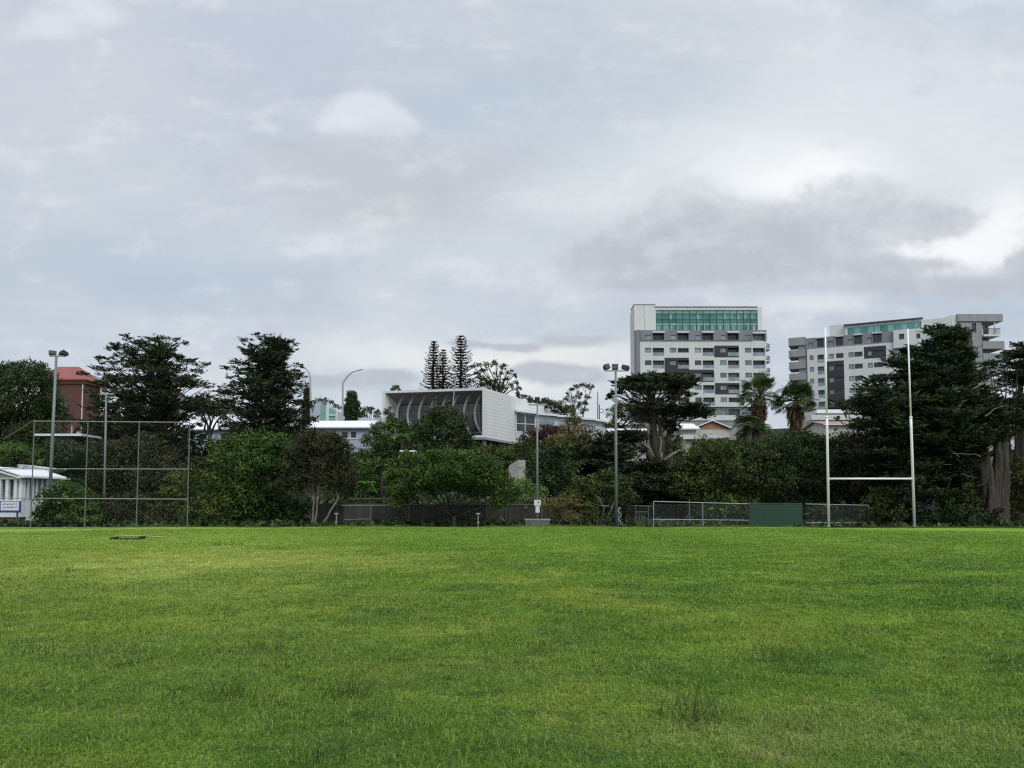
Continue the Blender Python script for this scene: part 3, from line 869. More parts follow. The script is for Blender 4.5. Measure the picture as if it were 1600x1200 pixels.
# ------------------------------------------------------------------ right-hand apartment tower
def tower():
    rng = random.Random(4)
    Y = 185.0; zb = float(gz(50, Y)) - 1
    F = Facade(1000.7, Y, 1198, Y, zb)
    o = thing('apartment_tower', 'tall white and grey apartment tower with a teal glass top floor and square dark panels', 'apartment building', F.o)
    X, Z = F.s, F.z
    xl, xr = X(1000.7), X(1198)
    depth = 7.0
    zt = Z(532.4)
    cols = [262, 475, 688, 903, 1117]
    rows = [455, 562, 668, 772, 878]
    gx = lambda v: X(960 + v / 5.4536)
    gzz = lambda v: Z(460 + v / 5.4536)
    holes = []; wins = []; bays = []
    solid = {(0, 1), (4, 1), (4, 3)}
    for ri, ry in enumerate(rows):
        for ci, cx in enumerate(cols):
            w = (gx(cx), gx(cx + 56), gzz(ry + 41), gzz(ry)); wins.append((w, ri, ci)); holes.append(w)
            low = (ri, ci) in solid
            b = (gx(cx + 68), gx(cx + (165 if ci < 4 else 172)), gzz(ry + (41 if low else 70)), gzz(ry))
            bays.append((b, ri, ci)); holes.append(b)
    dark = [(gx(855), gx(1066), gzz(536), gzz(436)), (gx(430), gx(637), gzz(641), gzz(540)), (gx(430), gx(850), gzz(745), gzz(641)),
            (gx(857), gx(1066), gzz(852), gzz(755)), (gx(220), gx(637), gzz(852), gzz(745))]
    w = MB(); wall_holes(w, [(xl, xr, gzz(958), zt)], holes + dark, 0, 1.3)
    w.box(xl, xr, 1.3, depth, gzz(1045), zt); w.build('wall', M_TOWERW, o)
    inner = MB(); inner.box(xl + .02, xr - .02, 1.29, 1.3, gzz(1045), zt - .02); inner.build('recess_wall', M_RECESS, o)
    d = MB(); wall_holes(d, dark, holes, -.03, 1.33); d.build('dark_cladding', M_DARKP, o)
    for (r, ri, ci) in wins: window(o, *r, y=.14, pane=rng.choice([M_GLG, M_GLG, M_GLG, M_GLB, M_GLD]), nx=rng.choice([1, 2]), fw=.09)
    for (r, ri, ci) in bays: balcony_bay(o, *r, rng, rail=(ri, ci) not in solid)
    # lower grey storey
    h2 = [(gx(c), gx(c + 56), gzz(1030), gzz(980)) for c in cols] + [(gx(c + 68), gx(c + 165), gzz(1040), gzz(975)) for c in cols]
    g = MB(); wall_holes(g, [(xl + .3, xr - .3, gzz(1075), gzz(958) - .02)], h2, .35, .8); g.build('lower_storey', M_TOWERG, o)
    for r in h2[:5]: window(o, *r, y=.5, pane=M_GLG)
    for r in h2[5:]: window(o, *r, y=.9, pane=M_GLD, nx=2)
    bs = MB(); bs.box(xl + .3, xr - .3, 1.2, depth, -2, gzz(1045)); bs.build('base_wall', M_CONC, o)
    # grey penthouse storey, stepping over a white cap for each balcony
    h3 = [(gx(c), gx(c + 97), gzz(390), gzz(332)) for c in (330, 540, 752, 968)] + [(gx(c), gx(c + 52), gzz(385), gzz(347)) for c in (265, 480, 695, 910, 1117)] + [(gx(1184), gx(1288), gzz(432), gzz(338))]
    g = MB(); x0 = X(1001.2)
    wall_holes(g, [(x0, gx(1303), zt + .02, gzz(306))], h3, -.25, 1.4)
    g.box(x0, gx(1303), 1.15, depth, zt + .02, gzz(306)); g.build('penthouse_wall', M_TOWERG, o)
    for r in h3[:4]:
        window(o, *r, y=.95, nx=3); c = MB(); c.box(r[0] - .1, r[1] + .1, -.6, -.24, r[3] + .02, r[3] + .42); c.build('balcony_cap', M_TOWERW, o)
    for r in h3[4:9]: window(o, *r, y=-.1, pane=M_GLB if r is not h3[8] else M_GLG)
    window(o, h3[9][0], h3[9][1], zt + .05, h3[9][3], y=.9, pane=M_GLB, nx=4)
    c = MB(); c.box(h3[9][0] - .1, h3[9][1] + .15, -.6, -.24, h3[9][3] + .02, h3[9][3] + .4); c.build('balcony_cap', M_TOWERW, o)
    # left grey fin and pale end wall behind it
    p = MB(); p.box(X(994.5), X(1000.7) - .01, -.05, depth - 1, -2, gzz(302)); p.build('grey_fin', M_TOWERG, o)
    p = MB(); p.box(X(992), X(994.5) - .01, 1.5, depth - .5, -2, gzz(115)); p.build('end_wall', M_PALE, o)
    # upper white storey with glass
    ub = gzz(306) + .02
    u = MB(); u.box(X(993), X(1026.2), .9, depth - 1, ub, gzz(80)); u.build('lift_core', M_PALE, o)
    for k in (265,):
        j = MB(); j.box(gx(k), gx(k) + .08, .87, .9, ub, gzz(84)); j.build('panel_joint', M_CONC, o)
    u = MB(); gl = (gx(366), gx(1243), ub, gzz(124))
    wall_holes(u, [(X(1026.2) + .01, gx(1280), ub, gzz(100))], [gl], 1.0, .5)
    u.box(X(1026.2) + .01, gx(1280), 2.9, depth - 1.5, ub, gzz(100)); u.build('upper_wall', M_PALE, o)
    n = 15; dx = (gl[1] - gl[0]) / n
    zz = [gl[2], gzz(256), gzz(230), gzz(205), gzz(155), gl[3]]
    gs = MB(); gs.box(gl[0], gl[1], 1.3, 1.36, gl[2], gl[3]); G = gs.build('glass_wall', M_GLT, o)
    for i in range(n):
        a = MB(); a.box(gl[0] + i * dx + .08, gl[0] + (i + 1) * dx - .08, 1.26, 1.29, zz[4] + .05, zz[5] - .05)
        a.box(gl[0] + i * dx + .08, gl[0] + (i + 1) * dx - .08, 1.26, 1.29, zz[1] + .1, zz[2] - .03)
        if rng.random() < .5: a.box(gl[0] + i * dx + .1, gl[0] + i * dx + dx * .4, 1.26, 1.29, zz[3] + .1, zz[4] - .15)
        a.build('light_pane', M_GLT2, G)
        c = MB(); k = rng.randint(1, 3)
        for q in range(k):
            xx = gl[0] + i * dx + dx * rng.uniform(.12, .8); c.box(xx, xx + .18, 1.262, 1.292, zz[0] + .1, zz[1])
        c.build('curtain', M_CURT, G)
    mu = MB()
    for i in range(n + 1): mu.box(gl[0] + i * dx - .05, gl[0] + i * dx + .05, 1.18, 1.28, gl[2], gl[3])
    for z in zz[2:5]: mu.box(gl[0], gl[1], 1.2, 1.275, z - .06, z + .06)
    mu.build('mullions', M_FRAME, G)
    r = MB(); r.box(gx(352), gx(1243), .8, depth - 1.4, gzz(100) + .01, gzz(94)); r.box(X(992.4), X(1026.6), .8, depth - .9, gzz(80) + .01, gzz(75)); r.build('roof_edge', M_CONC, o)
    # rounded balconies on the right corner
    for ry in (430, 535, 640, 745, 850):
        z0 = gzz(ry + 34); cx, cy = xr - .3, 2.6
        an = np.linspace(-PI / 2, PI / 2, 13); pr = [(cx + math.cos(a) * 1.9, cy + math.sin(a) * 2.6, 0) for a in an]
        b = MB(); b.prism([(cx, cy - 2.6, z0)] + [(p[0] , p[1], z0) for p in pr[1:-1]] + [(cx, cy + 2.6, z0)], (0, 0, .28)); bb = b.build('corner_balcony', M_TOWERW, o)
        b = MB()
        for i in range(1, 11):
            a_, b_ = pr[i], pr[i + 1]; q = [(a_[0], a_[1], z0 + .3), (b_[0], b_[1], z0 + .3), (b_[0], b_[1], z0 + 1.35), (a_[0], a_[1], z0 + 1.35)]
            b.quads([q, [(x_ * 1.0 - .03, y_ + .02, z_) for x_, y_, z_ in q]])
        b.build('balustrade', M_GLB, bb)
        t_ = MB(); t_.tube([(p[0], p[1], z0 + 1.38) for p in pr[1:-1]], .05, 5)
        t_.build('handrail', M_GALV, bb)


tower()


# ------------------------------------------------------------------ second apartment block, turned towards the left
def block():
    rng = random.Random(9)
    Yl, Yr = 197.0, 185.4
    zb = float(gz(80, 190)) - 1
    F = Facade(1262, Yl, 1444, Yr, zb)
    o = thing('apartment_block', 'wide angled white and grey apartment block with projecting end balconies behind the tallest dark cypress', 'apartment building', F.o, F.rz)
    X = F.s; h = lambda x, y: (X(1210 + x / 4.1026), P(800, 470 + y / 4.1026, F.o.y + F.d.y * X(1210 + x / 4.1026)).z - zb)
    depth = 13.0; zt = h(215, 312)[1]
    sp = h(240, 365)[1] - h(240, 440)[1]
    top = h(240, 350)[1]
    holes, wins, bays = [], [], []
    colx = [(230, 255, 'w'), (280, 322, 'b'), (352, 386, 'w'), (400, 448, 'b'), (480, 514, 'w'), (518, 570, 'b'), (603, 634, 'w'), (642, 700, 'b'), (760, 795, 'w'), (805, 860, 'b'), (900, 930, 'w')]
    for r in range(5):
        z1 = top - r * sp
        for a, b, k in colx:
            tall = k == 'b' and a == 280
            rc = (h(a, 0)[0], h(b, 0)[0], z1 - (2.1 if tall else 1.25), z1); holes.append(rc)
            (bays if k == 'b' else wins).append((rc, tall))
    xa, xb = h(330, 0)[0], h(449, 0)[0]
    dark = [(xa, xb, top - 4.55 * sp, top - .62 * sp), (h(580, 0)[0], h(722, 0)[0], top - .62 * sp, top + .35 * sp)]
    w = MB(); xe = h(960, 0)[0]
    wall_holes(w, [(0, xe, top - 4.55 * sp, zt)], holes + dark, 0, 1.0); w.box(0, xe, 1.0, depth, -3, zt); w.build('wall', M_TOWERW, o)
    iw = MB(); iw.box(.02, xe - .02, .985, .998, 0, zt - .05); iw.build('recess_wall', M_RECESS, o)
    d = MB(); wall_holes(d, dark, holes, -.03, 1.0); d.build('dark_cladding', M_DARKP, o)
    for rc, _ in wins: window(o, *rc, y=.12, pane=rng.choice([M_GLG, M_GLG, M_GLB]), fw=.08)
    for rc, tall in bays:
        if tall: balcony_bay(o, *rc, rng, depth=.95)
        else: window(o, *rc, y=.55, pane=M_GLD, nx=2, fw=.07)
    # grey penthouse level
    zp = h(215, 240)[1]; g = MB(); ph = []
    for a, b, k in ((225, 255, 'w'), (280, 322, 'b'), (350, 386, 'w'), (400, 448, 'b'), (478, 512, 'w'), (518, 570, 'b'), (600, 634, 'w'), (640, 696, 'b')):
        ph.append((h(a, 0)[0], h(b, 0)[0], zt + .35, zt + (1.75 if k == 'w' else 2.6)))
    xg = h(770, 0)[0]
    wall_holes(g, [(h(205, 0)[0], xg, zt + .02, zp)], ph, .2, .9); g.box(h(205, 0)[0], xg, 1.1, depth - .5, zt + .02, zp); g.build('penthouse_wall', M_TOWERG, o)
    for i, r in enumerate(ph):
        window(o, *r, y=.45 if i % 2 == 0 else .95, nx=1 if i % 2 == 0 else 3, pane=M_GLB if i % 2 == 0 else M_GLD)
        if i % 2: c = MB(); c.box(r[0] - .1, r[1] + .1, -.15, .19, r[3] + .02, r[3] + .35); c.build('balcony_cap', M_TOWERW, o)
    # glass clerestory, plant room
    x0, x1 = h(462, 0)[0], h(962, 0)[0]
    c0 = h(480, 215)[1]; c1 = h(480, 160)[1]
    g = MB(); g.box(x0, x1 + 3.0, 1.6, depth - 1, zp + .02 - 1.2, c1 + .35); g.build('upper_wall', M_PALE, o)
    n = 11; xs0, xs1 = h(478, 0)[0], h(955, 0)[0]; dx = (xs1 - xs0) / n
    gl = MB(); gl.box(xs0, xs1, 1.5, 1.59, c0 - .6, c1 - .25); G = gl.build('glass_wall', M_GLT, o)
    for i in range(n):
        p = MB(); p.box(xs0 + i * dx + .12, xs0 + (i + 1) * dx - .12, 1.46, 1.49, c0 - .5, c1 - .35); p.build('light_pane', M_GLT2 if i in (1, 3, 4, 6, 8, 10) else M_GLT, G)
    r = MB(); r.box(x0 - .3, x1 + .2, .9, depth - .8, c1 + .36, c1 + .62); r.build('roof_edge', M_FRAME, o)
    pr = MB(); pr.box(h(358, 0)[0], h(470, 0)[0], 2.5, 8, zp - .5, h(400, 142)[1]); pr.build('plant_room', M_TOWERW, o)
    # white bay with curved corner right of the middle
    bx0, bx1 = h(772, 0)[0], h(1010, 0)[0]
    b = MB(); wall_holes(b, [(bx0, bx1, zt - 1.5, h(800, 190)[1])], [(h(808, 0)[0], h(842, 0)[0], zt + .5, zt + 1.9), (h(920, 0)[0], h(945, 0)[0], zt + .4, zt + 1.6)], -.5, .65)
    b.box(bx0, bx1, .15, 1.5, zt - 1.5, h(800, 190)[1]); b.build('white_bay', M_TOWERW, o)
    window(o, h(808, 0)[0], h(842, 0)[0], zt + .5, zt + 1.9, y=-.3); window(o, h(920, 0)[0], h(945, 0)[0], zt + .4, zt + 1.6, y=-.3)
    # stacked concrete balcony slabs on the far left end
    sl = [(235, 285), (315, 358), (390, 435), (464, 507), (540, 583)]
    xl0, xl1 = h(95, 0)[0], h(205, 0)[0]
    e = MB(); e.box(h(157, 0)[0], -.01, .5, depth, -3, zp + .1); e.build('end_wall', M_CONC, o)
    for a, b_ in sl:
        q = MB(); za, zc = h(150, b_)[1], h(150, a)[1]; q.box(xl0, xl1, .1, 6.0, za, zc); q.build('balcony', M_CONC, o)
    # grey end pavilion, nearest to the field
    Yp = 183.0; K = lambda x, y: P(1440 + x / 5.456, 480 + y / 5.456, Yp)
    L = lambda x, y: (K(x, y).x - F.o.x, 0, K(x, y).z - zb)
    def part(mb, name, m, parent): return mb.build(name, m, parent)
    w = MB(); x0, _, z0 = L(300, 900); x1 = L(512, 0)[0]; zt2 = L(0, 58)[2]
    zz = lambda y: L(0, y)[2]
    xx = lambda x: L(x, 0)[0]
    wall_holes(w, [(xx(300), xx(505), -3, zz(125))], [(xx(423), xx(460), zz(215), zz(135)), (xx(440), xx(465), zz(430), zz(345))], 0, .4)
    w.box(xx(300), xx(505), .4, 10, -3, zz(125))
    w.box(xx(505), xx(600), 1.6, 10, -3, zz(60))
    w.box(xx(300), xx(683), -.3, 10, zz(122), zz(60))
    W = part(w, 'end_pavilion', M_CONC, o); W.rotation_euler = (0, 0, -F.rz); Yoff = Yp - F.o.y
    # local offset so that its front stands at distance Yp
    W.location = (Yoff * math.sin(F.rz), Yoff * math.cos(F.rz), 0)
    def sub(mb, name, m): return mb.build(name, m, W)
    q = MB(); q.box(xx(258), xx(300) - .01, .3, 9, -3, zz(62)); sub(q, 'pale_return_wall', M_TOWERW)
    for (a, b_) in ((290, 355), (395, 462), (505, 568), (612, 680)):
        q = MB(); q.box(xx(505) + .01, xx(690), -.2, 6, zz(b_), zz(a)); sub(q, 'balcony', M_CONC)
    for (a, b_) in ((248, 283), (355, 392), (462, 500), (568, 605)):
        q = MB(); q.box(xx(515), xx(592), 1.5, 1.58, zz(b_ - 3), zz(a + 3)); sub(q, 'window', M_GLD)
    q = MB(); q.box(xx(515), xx(585), 1.5, 1.58, zz(230), zz(135)); sub(q, 'window', M_GLD)
    q = MB(); q.box(xx(535), xx(548), 1.42, 1.48, zz(225), zz(138)); q.box(xx(612), xx(618), -.1, .1, zz(235), zz(122)); sub(q, 'post', M_FRAMEW)
    q = MB(); q.box(xx(512), xx(652), -.4, 4, zz(250), zz(234)); sub(q, 'balcony_slab', M_TOWERW)
    q = MB()
    for k in range(16):
        x_ = xx(512) + (xx(652) - xx(512)) * k / 15; q.box(x_ - .04, x_ + .04, -.36, -.3, zz(232), zz(186))
    q.box(xx(512), xx(655), -.38, -.28, zz(188), zz(183)); sub(q, 'railing', M_FRAME)
    for (xa_, xb_, za_, zb_) in ((423, 460, 215, 135), (440, 465, 430, 345)):
        q = MB(); q.box(xx(xa_), xx(xb_), .2, .3, zz(za_), zz(zb_)); sub(q, 'window', M_GLD if xa_ == 423 else M_GLG)
    # white storeys between the glass roof and the pavilion
    m = MB(); xa_, xb_ = h(955, 0)[0] + .02, h(1150, 0)[0]
    hs = [(h(970, 0)[0], h(992, 0)[0], h(980, 195)[1], h(980, 150)[1]), (h(1022, 0)[0], h(1042, 0)[0], h(1030, 230)[1], h(1030, 150)[1]), (h(1066, 0)[0], h(1110, 0)[0], h(1090, 170)[1], h(1090, 145)[1])]
    wall_holes(m, [(xa_, xb_, 0, h(1000, 115)[1])], hs, .6, .6); m.box(xa_, xb_, 1.2, depth, 0, h(1000, 115)[1]); m.build('stair_wall', M_TOWERW, o)
    for r in hs: window(o, *r, y=.8)


block()


# ------------------------------------------------------------------ the pale box building with bowed shades
def box_hall():
    c = Vector((P(757, 640, 120.0).x, 120.0, 0)); l = Vector((P(597, 640, 123.5).x, 123.5, 0)); bk = Vector((P(850, 640, 143.0).x, 143.0, 0))
    zb = float(gz(-8, 124)) - .3
    o = thing('box_shaped_hall', 'pale box-shaped modern hall on columns with a row of bowed shades in its open front', 'building', (c.x, c.y, zb))
    d1 = (l - c); d2 = (bk - c); O = Vector((0, 0, 0)); up = Vector((0, 0, 1))
    zt = P(757, 606, 120).z - zb; z0 = P(757, 683, 120).z - zb
    L1, L2 = d1.length, d2.length; a, b = d1.normalized(), d2.normalized()
    def q(u, v, z): return tuple(a * u + b * v + up * z)
    def slab(mb, u0, u1, v0, v1, za, zc): mb.prism([q(u0, v0, za), q(u1, v0, za), q(u1, v1, za), q(u0, v1, za)], (0, 0, zc - za))
    zr = P(800, 636, 143).z - zb     # roof height at the back
    m = MB()  # shell: side walls, roof slab, floor slab
    slab(m, 0, .35, 0, L2, z0, zt); slab(m, L1 - .5, L1, 0, L2 * .8, z0 - 2, zt - .0)
    slab(m, .351, L1 - .501, 0, L2 * .8, zt - .35, zt); slab(m, .351, L1 - .501, 0, L2 * .8, z0, z0 + .3)
    m.build('shell', M_PALE, o)
    # horizontal sheet joints of the side cladding
    j = MB()
    for k in range(1, 15):
        z = z0 + (zt - z0) * k / 15; j.prism([q(-.012, .05, z), q(-.012, L2 - .05, z), q(-.012, L2 - .05, z + .035), q(-.012, .05, z + .035)], tuple(a * .010))
    j.build('cladding_joints', mat('joint_grey', (.54, .56, .55), .8), o)
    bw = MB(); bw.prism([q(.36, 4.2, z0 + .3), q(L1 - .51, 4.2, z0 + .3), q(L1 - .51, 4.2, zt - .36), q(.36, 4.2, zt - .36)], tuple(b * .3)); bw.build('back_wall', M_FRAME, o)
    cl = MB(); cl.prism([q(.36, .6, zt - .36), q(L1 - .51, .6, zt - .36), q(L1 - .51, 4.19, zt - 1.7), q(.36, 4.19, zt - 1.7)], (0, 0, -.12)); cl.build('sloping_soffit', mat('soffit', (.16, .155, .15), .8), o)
    for k in range(8):
        u0 = .6 + (L1 - 1.3) * k / 8; u1 = .6 + (L1 - 1.3) * (k + 1) / 8 - .12
        za, zc = z0 + 1.0, zt - 2.1
        w = MB(); zm = z0 + (zt - z0) * .56
        for zz in (za, zm, zc): w.prism([q(u0, 4.0, zz), q(u1, 4.0, zz), q(u1, 4.0, zz + .12), q(u0, 4.0, zz + .12)], tuple(b * .1))
        for uu in (u0, u1 - .1): w.prism([q(uu, 4.0, za + .12), q(uu + .1, 4.0, za + .12), q(uu + .1, 4.0, zc), q(uu, 4.0, zc)], tuple(b * .09))
        W = w.build('window', M_CONC, o)
        g = MB(); g.prism([q(u0 + .1, 4.06, za), q(u1 - .1, 4.06, za), q(u1 - .1, 4.06, zc), q(u0 + .1, 4.06, zc)], tuple(b * .05)); g.build('pane', M_GLD, W)
    # bowed shades: tall curved fins, widest forward at mid height
    xs = [620, 637, 655, 672.5, 690, 707, 725.5, 743]
    for k, px in enumerate(xs):
        Yk = 120 + 3.5 * (757 - px) / 160; u = (P(px, 640, Yk) - Vector((c.x, c.y, P(px, 640, Yk).z))).dot(a)
        f = MB(); n = 14; prev = None
        hb = zt - .75; lb = z0 + .35
        for i in range(n + 1):
            t = i / n; z = hb + (lb - hb) * t
            bow = math.sin(PI * min(1, t * 1.9)) if t < .527 else math.sin(PI * (t - .527) / .473 + PI) * .0
            bulge = math.sin(PI * t) ** .8
            uo = u - .55 + bulge * 1.35 - .2 * t       # shade swings sideways along the front
            wd = .05 + .20 * max(0, math.sin(PI * t)) * (0.35 + .65 * abs(t - .45) * 2)
            cur = (uo, z, wd)
            if prev:
                (ua, zA, wa), (ub, zB, wb) = prev, cur
                f.quads([[q(ua, 1.0, zA), q(ub, 1.0, zB), q(ub - wb, 1.32, zB), q(ua - wa, 1.32, zA)],
                         [q(ua + .06, 1.0, zA), q(ub + .06, 1.0, zB), q(ub - wb + .06, 1.32, zB), q(ua - wa + .06, 1.32, zA)],
                         [q(ua, 1.0, zA), q(ua + .06, 1.0, zA), q(ub + .06, 1.0, zB), q(ub, 1.0, zB)],
                         [q(ua - wa, 1.32, zA), q(ua - wa + .06, 1.32, zA), q(ub - wb + .06, 1.32, zB), q(ub - wb, 1.32, zB)]])
            prev = cur
        f.build('bowed_shade', mat('shade_white', (.30, .30, .29), .6), o)
    # columns and dark undercroft
    for u, v in ((.6, 1.5), (.6, 9.0), (.6, 12.0), (6, 1.5), (11, 1.5), (L1 - 1, 1.5)):
        p = MB(); slab(p, u, u + .45, v, v + .45, -1, z0 - .01); p.build('column', M_TOWERW, o)
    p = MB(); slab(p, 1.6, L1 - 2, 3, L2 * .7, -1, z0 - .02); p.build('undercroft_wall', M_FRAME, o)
    s = MB(); slab(s, -.15, L1, -.25, L2 * .6, z0 - .38, z0 - .005); s.build('floor_edge', M_CONC, o)


box_hall()


def low_wing():
    """long low wing running right from the box hall, with a curved roof end"""
    Y = 131.0; zb = float(gz(10, Y)) - .5
    pts = [(806, 640), (840, 645), (870, 648), (900, 651.5), (930, 654.5), (944, 657), (951, 660.5)]
    a = P(806, 700, Y)
    o = thing('low_wing', 'low wing with a thin white roof curving down at its end, right of the hall', 'building', (a.x, Y, zb))
    org = Vector((a.x, Y, zb))
    top = [P(x, y, Y) - org for x, y in pts]
    r = MB(); th = .38
    for p, q_ in zip(top[:-1], top[1:]):
        r.prism([p + Vector((0, -.6, 0)), q_ + Vector((0, -.6, 0)), q_ + Vector((0, -.6, -th * .8)), p + Vector((0, -.6, -th))], (0, 10, 0))
    r.build('roof', M_ROOFW, o)
    zz = lambda y: P(0, y, Y).z - zb
    xx = lambda x: P(x, 660, Y).x - a.x
    ww = mat('wing_wall', (.50, .54, .58), .7, streak=True)
    w = MB()
    w.prism([(xx(836.5), 0, -1), (xx(946), 0, -1), (xx(946), 0, zz(660.5)), (xx(930), 0, zz(658.2)), (xx(900), 0, zz(655.2)), (xx(870), 0, zz(651.8)), (xx(836.5), 0, zz(648.4))], (0, 9, 0))
    w.prism([(.02, 0, -1), (xx(836.4), 0, -1), (xx(836.4), 0, zz(676)), (.02, 0, zz(674))], (0, 9, 0))
    w.build('wall', ww, o)
    g = MB(); g.prism([(.1, .12, zz(674)), (xx(836), .12, zz(676)), (xx(836), .12, zz(649)), (.1, .12, zz(643.4))], (0, .1, 0)); W = g.build('strip_window', M_GLD, o)
    f = MB(); c = lambda x, y: (xx(x), .03, zz(y))
    for p_, q_ in (((806.6, 674), (806.6, 643.6)), ((836, 676), (836, 649)), ((806.6, 674.3), (836, 676)), ((806.6, 643.8), (836, 649)), ((820.5, 675), (820.5, 646.5)), ((806.6, 662), (836, 663.3))):
        f.tube([c(*p_), c(*q_)], .085, 4)
    f.build('window_frame', M_FRAMEW, W)
    window(o, xx(842), xx(867), zz(668), zz(653.5), y=-.07, pane=M_GLB, frame=M_FRAMEW)
    window(o, xx(873), xx(888), zz(668), zz(656), y=-.07, pane=M_GLB, frame=M_FRAMEW)
    zv = zz(646.5)
    for x0, x1, h in ((852, 854.5, .9), (856, 859, 1.1), (860, 862, .9), (845, 851, .35)):
        v = MB(); v.box(xx(x0), xx(x1), 3, 4, zv - .6, zv + h); v.build('roof_vent', M_CONC, o)


low_wing()


def gable_house(name, label, Y, pxl, pxr, ye, yr, ybase, depth=8, wall=None, roof=None, wins=(), gable=None, rz=0, over=.5, ridge='x'):
    a = P(pxl, ybase, Y); b = P(pxr, ybase, Y)
    o = thing(name, label, 'house', (a.x, Y, a.z), rz)
    L = b.x - a.x; ze = P(pxl, ye, Y).z - a.z; zr = P(pxl, yr, Y).z - a.z
    w = MB(); hl = [(P(x0, 0 + 600, Y).x - a.x, P(x1, 600, Y).x - a.x, P(0, y1, Y).z - a.z, P(0, y0, Y).z - a.z) for x0, x1, y0, y1 in wins]
    wall_holes(w, [(0, L, -3, ze)], hl, 0, .25); w.box(0, L, .25, depth, -3, ze); w.build('wall', wall or M_WALLB, o)
    for h_ in hl: window(o, *h_, y=.08, frame=M_FRAMEW, pane=M_GLD, nx=2 if h_[1] - h_[0] > 1.5 else 1, fw=.1, sill=True)
    r = MB()
    if ridge == 'x':
        for s_ in (0, 1):
            y0, y1 = (-over, depth / 2) if s_ == 0 else (depth / 2, depth + over)
            za, zc = (ze, zr) if s_ == 0 else (zr, ze)
            r.prism([(-over, y0, za), (L + over, y0, za), (L + over, y1, zc), (-over, y1, zc)], (0, 0, .14))
        g = MB()
        for x in (0, L - .2): g.prism([(x, 0, ze), (x, depth, ze), (x, depth / 2, zr)], (.2, 0, 0))
        g.build('gable', gable or wall or M_WALLB, o)
        gut = MB(); gut.box(-over, L + over, -over - .12, -over - .005, ze - .06, ze + .12); gut.build('gutter', M_FRAMEW, o)
    else:
        for s_ in (0, 1):
            x0, x1 = (-over, L / 2) if s_ == 0 else (L / 2, L + over)
            za, zc = (ze, zr) if s_ == 0 else (zr, ze)
            r.prism([(x0, -over, za), (x1, -over, zc), (x1, -over, zc + .16), (x0, -over, za + .16)], (0, depth + 2 * over, 0))
        g = MB(); g.prism([(.1, -.02, ze + .02), (L - .1, -.02, ze + .02), (L / 2, -.02, zr - .1)], (0, .3, 0)); g.build('gable', gable or M_WALLB, o)
    r.build('roof', roof or M_ROOFW, o)
    return o


gable_house('house', 'pale blue weatherboard house with a low white roof, left of the box-shaped hall', 112, 484, 577, 669, 655, 706, 7,
            wins=[(534, 545, 674, 685), (548, 558, 674, 685), (508, 518, 674, 685)])
gable_house('house', 'pale blue house with a white roof glimpsed through the conifers behind the fence top corner', 114, 268, 405, 672, 655, 705, 7,
            wins=[(287, 295, 677, 688), (299, 306, 677, 688), (312, 326, 677, 688), (345, 356, 677, 688)])
_ap = MB(); _ap.box(-.06, .06, -.06, .06, 0, 3.2)
ap_ = thing('roof_mast', 'short white mast on the right end of the pale blue house roof', 'mast', P(581, 690, 112))
_ap = MB(); _ap.tube([(0, 0, 0), (0, 0, 2.2), (.1, 0, 4.6)], .09, 6); _ap.build('pole', M_POST, ap_)
_ap = MB(); _ap.tube([(.1, 0, 4.55), (.5, 0, 4.6)], .07, 5); _ap.build('head', M_POST, ap_)

gable_house('house', 'cream house with an orange-brown gable below the taller apartment tower', 118, 1086, 1140, 671, 658, 704, 9, wall=M_WALLC, gable=M_TERRA,
            wins=[(1097, 1103, 678, 684), (1106, 1112, 678, 684)], ridge='y')
gable_house('house', 'cream house with a white roof and a chimney left of the orange-brown gable', 114, 1064, 1088, 671, 659, 706, 8, wall=M_WALLC,
            wins=[(1067, 1073, 679, 685)])
gable_house('house', 'low cream house with a grey roof in front of the orange-brown gable house', 104, 1072, 1126, 686, 678, 712, 6, wall=M_WALLC, roof=M_CONC,
            wins=[(1080, 1086, 692, 704), (1098, 1102, 690, 704)])
gable_house('house', 'brick-coloured low house roof seen between the goal posts', 120, 1290, 1352, 664, 656, 690, 8, wall=M_WALLC, roof=mat('roof_terracotta', (.36, .20, .16), .8, var=.3, scale=2), wins=[(1300, 1308, 668, 674)])
gable_house('house', 'long low cream building behind the lamp pole with three lamp heads', 140, 955, 1008, 664, 654, 700, 8, wall=mat('wall_fawn', (.48, .48, .45), .8), wins=[(985, 993, 668, 676)])
gable_house('house', 'cream house seen through a gap behind the big cypress trunks', 80, 1540, 1572, 684, 676, 720, 5, wall=M_WALLC, roof=M_CONC, wins=[(1552, 1560, 690, 698)])
gable_house('house', 'white house seen past the right edge tree trunks', 84, 1578, 1640, 676, 664, 722, 6, wall=mat('wall_white', (.66, .68, .70), .7), wins=[(1586, 1594, 686, 696)])
gable_house('house', 'small white house wall showing between cypress branches low on the right', 88, 1508, 1530, 684, 674, 716, 5, wall=MATS['wall_white'], wins=[(1512, 1516, 690, 698)])
gable_house('house', 'white house corner behind the layered cypress trunk', 96, 958, 1012, 676, 668, 712, 6, wall=MATS['wall_white'], wins=[(985, 993, 682, 690)])

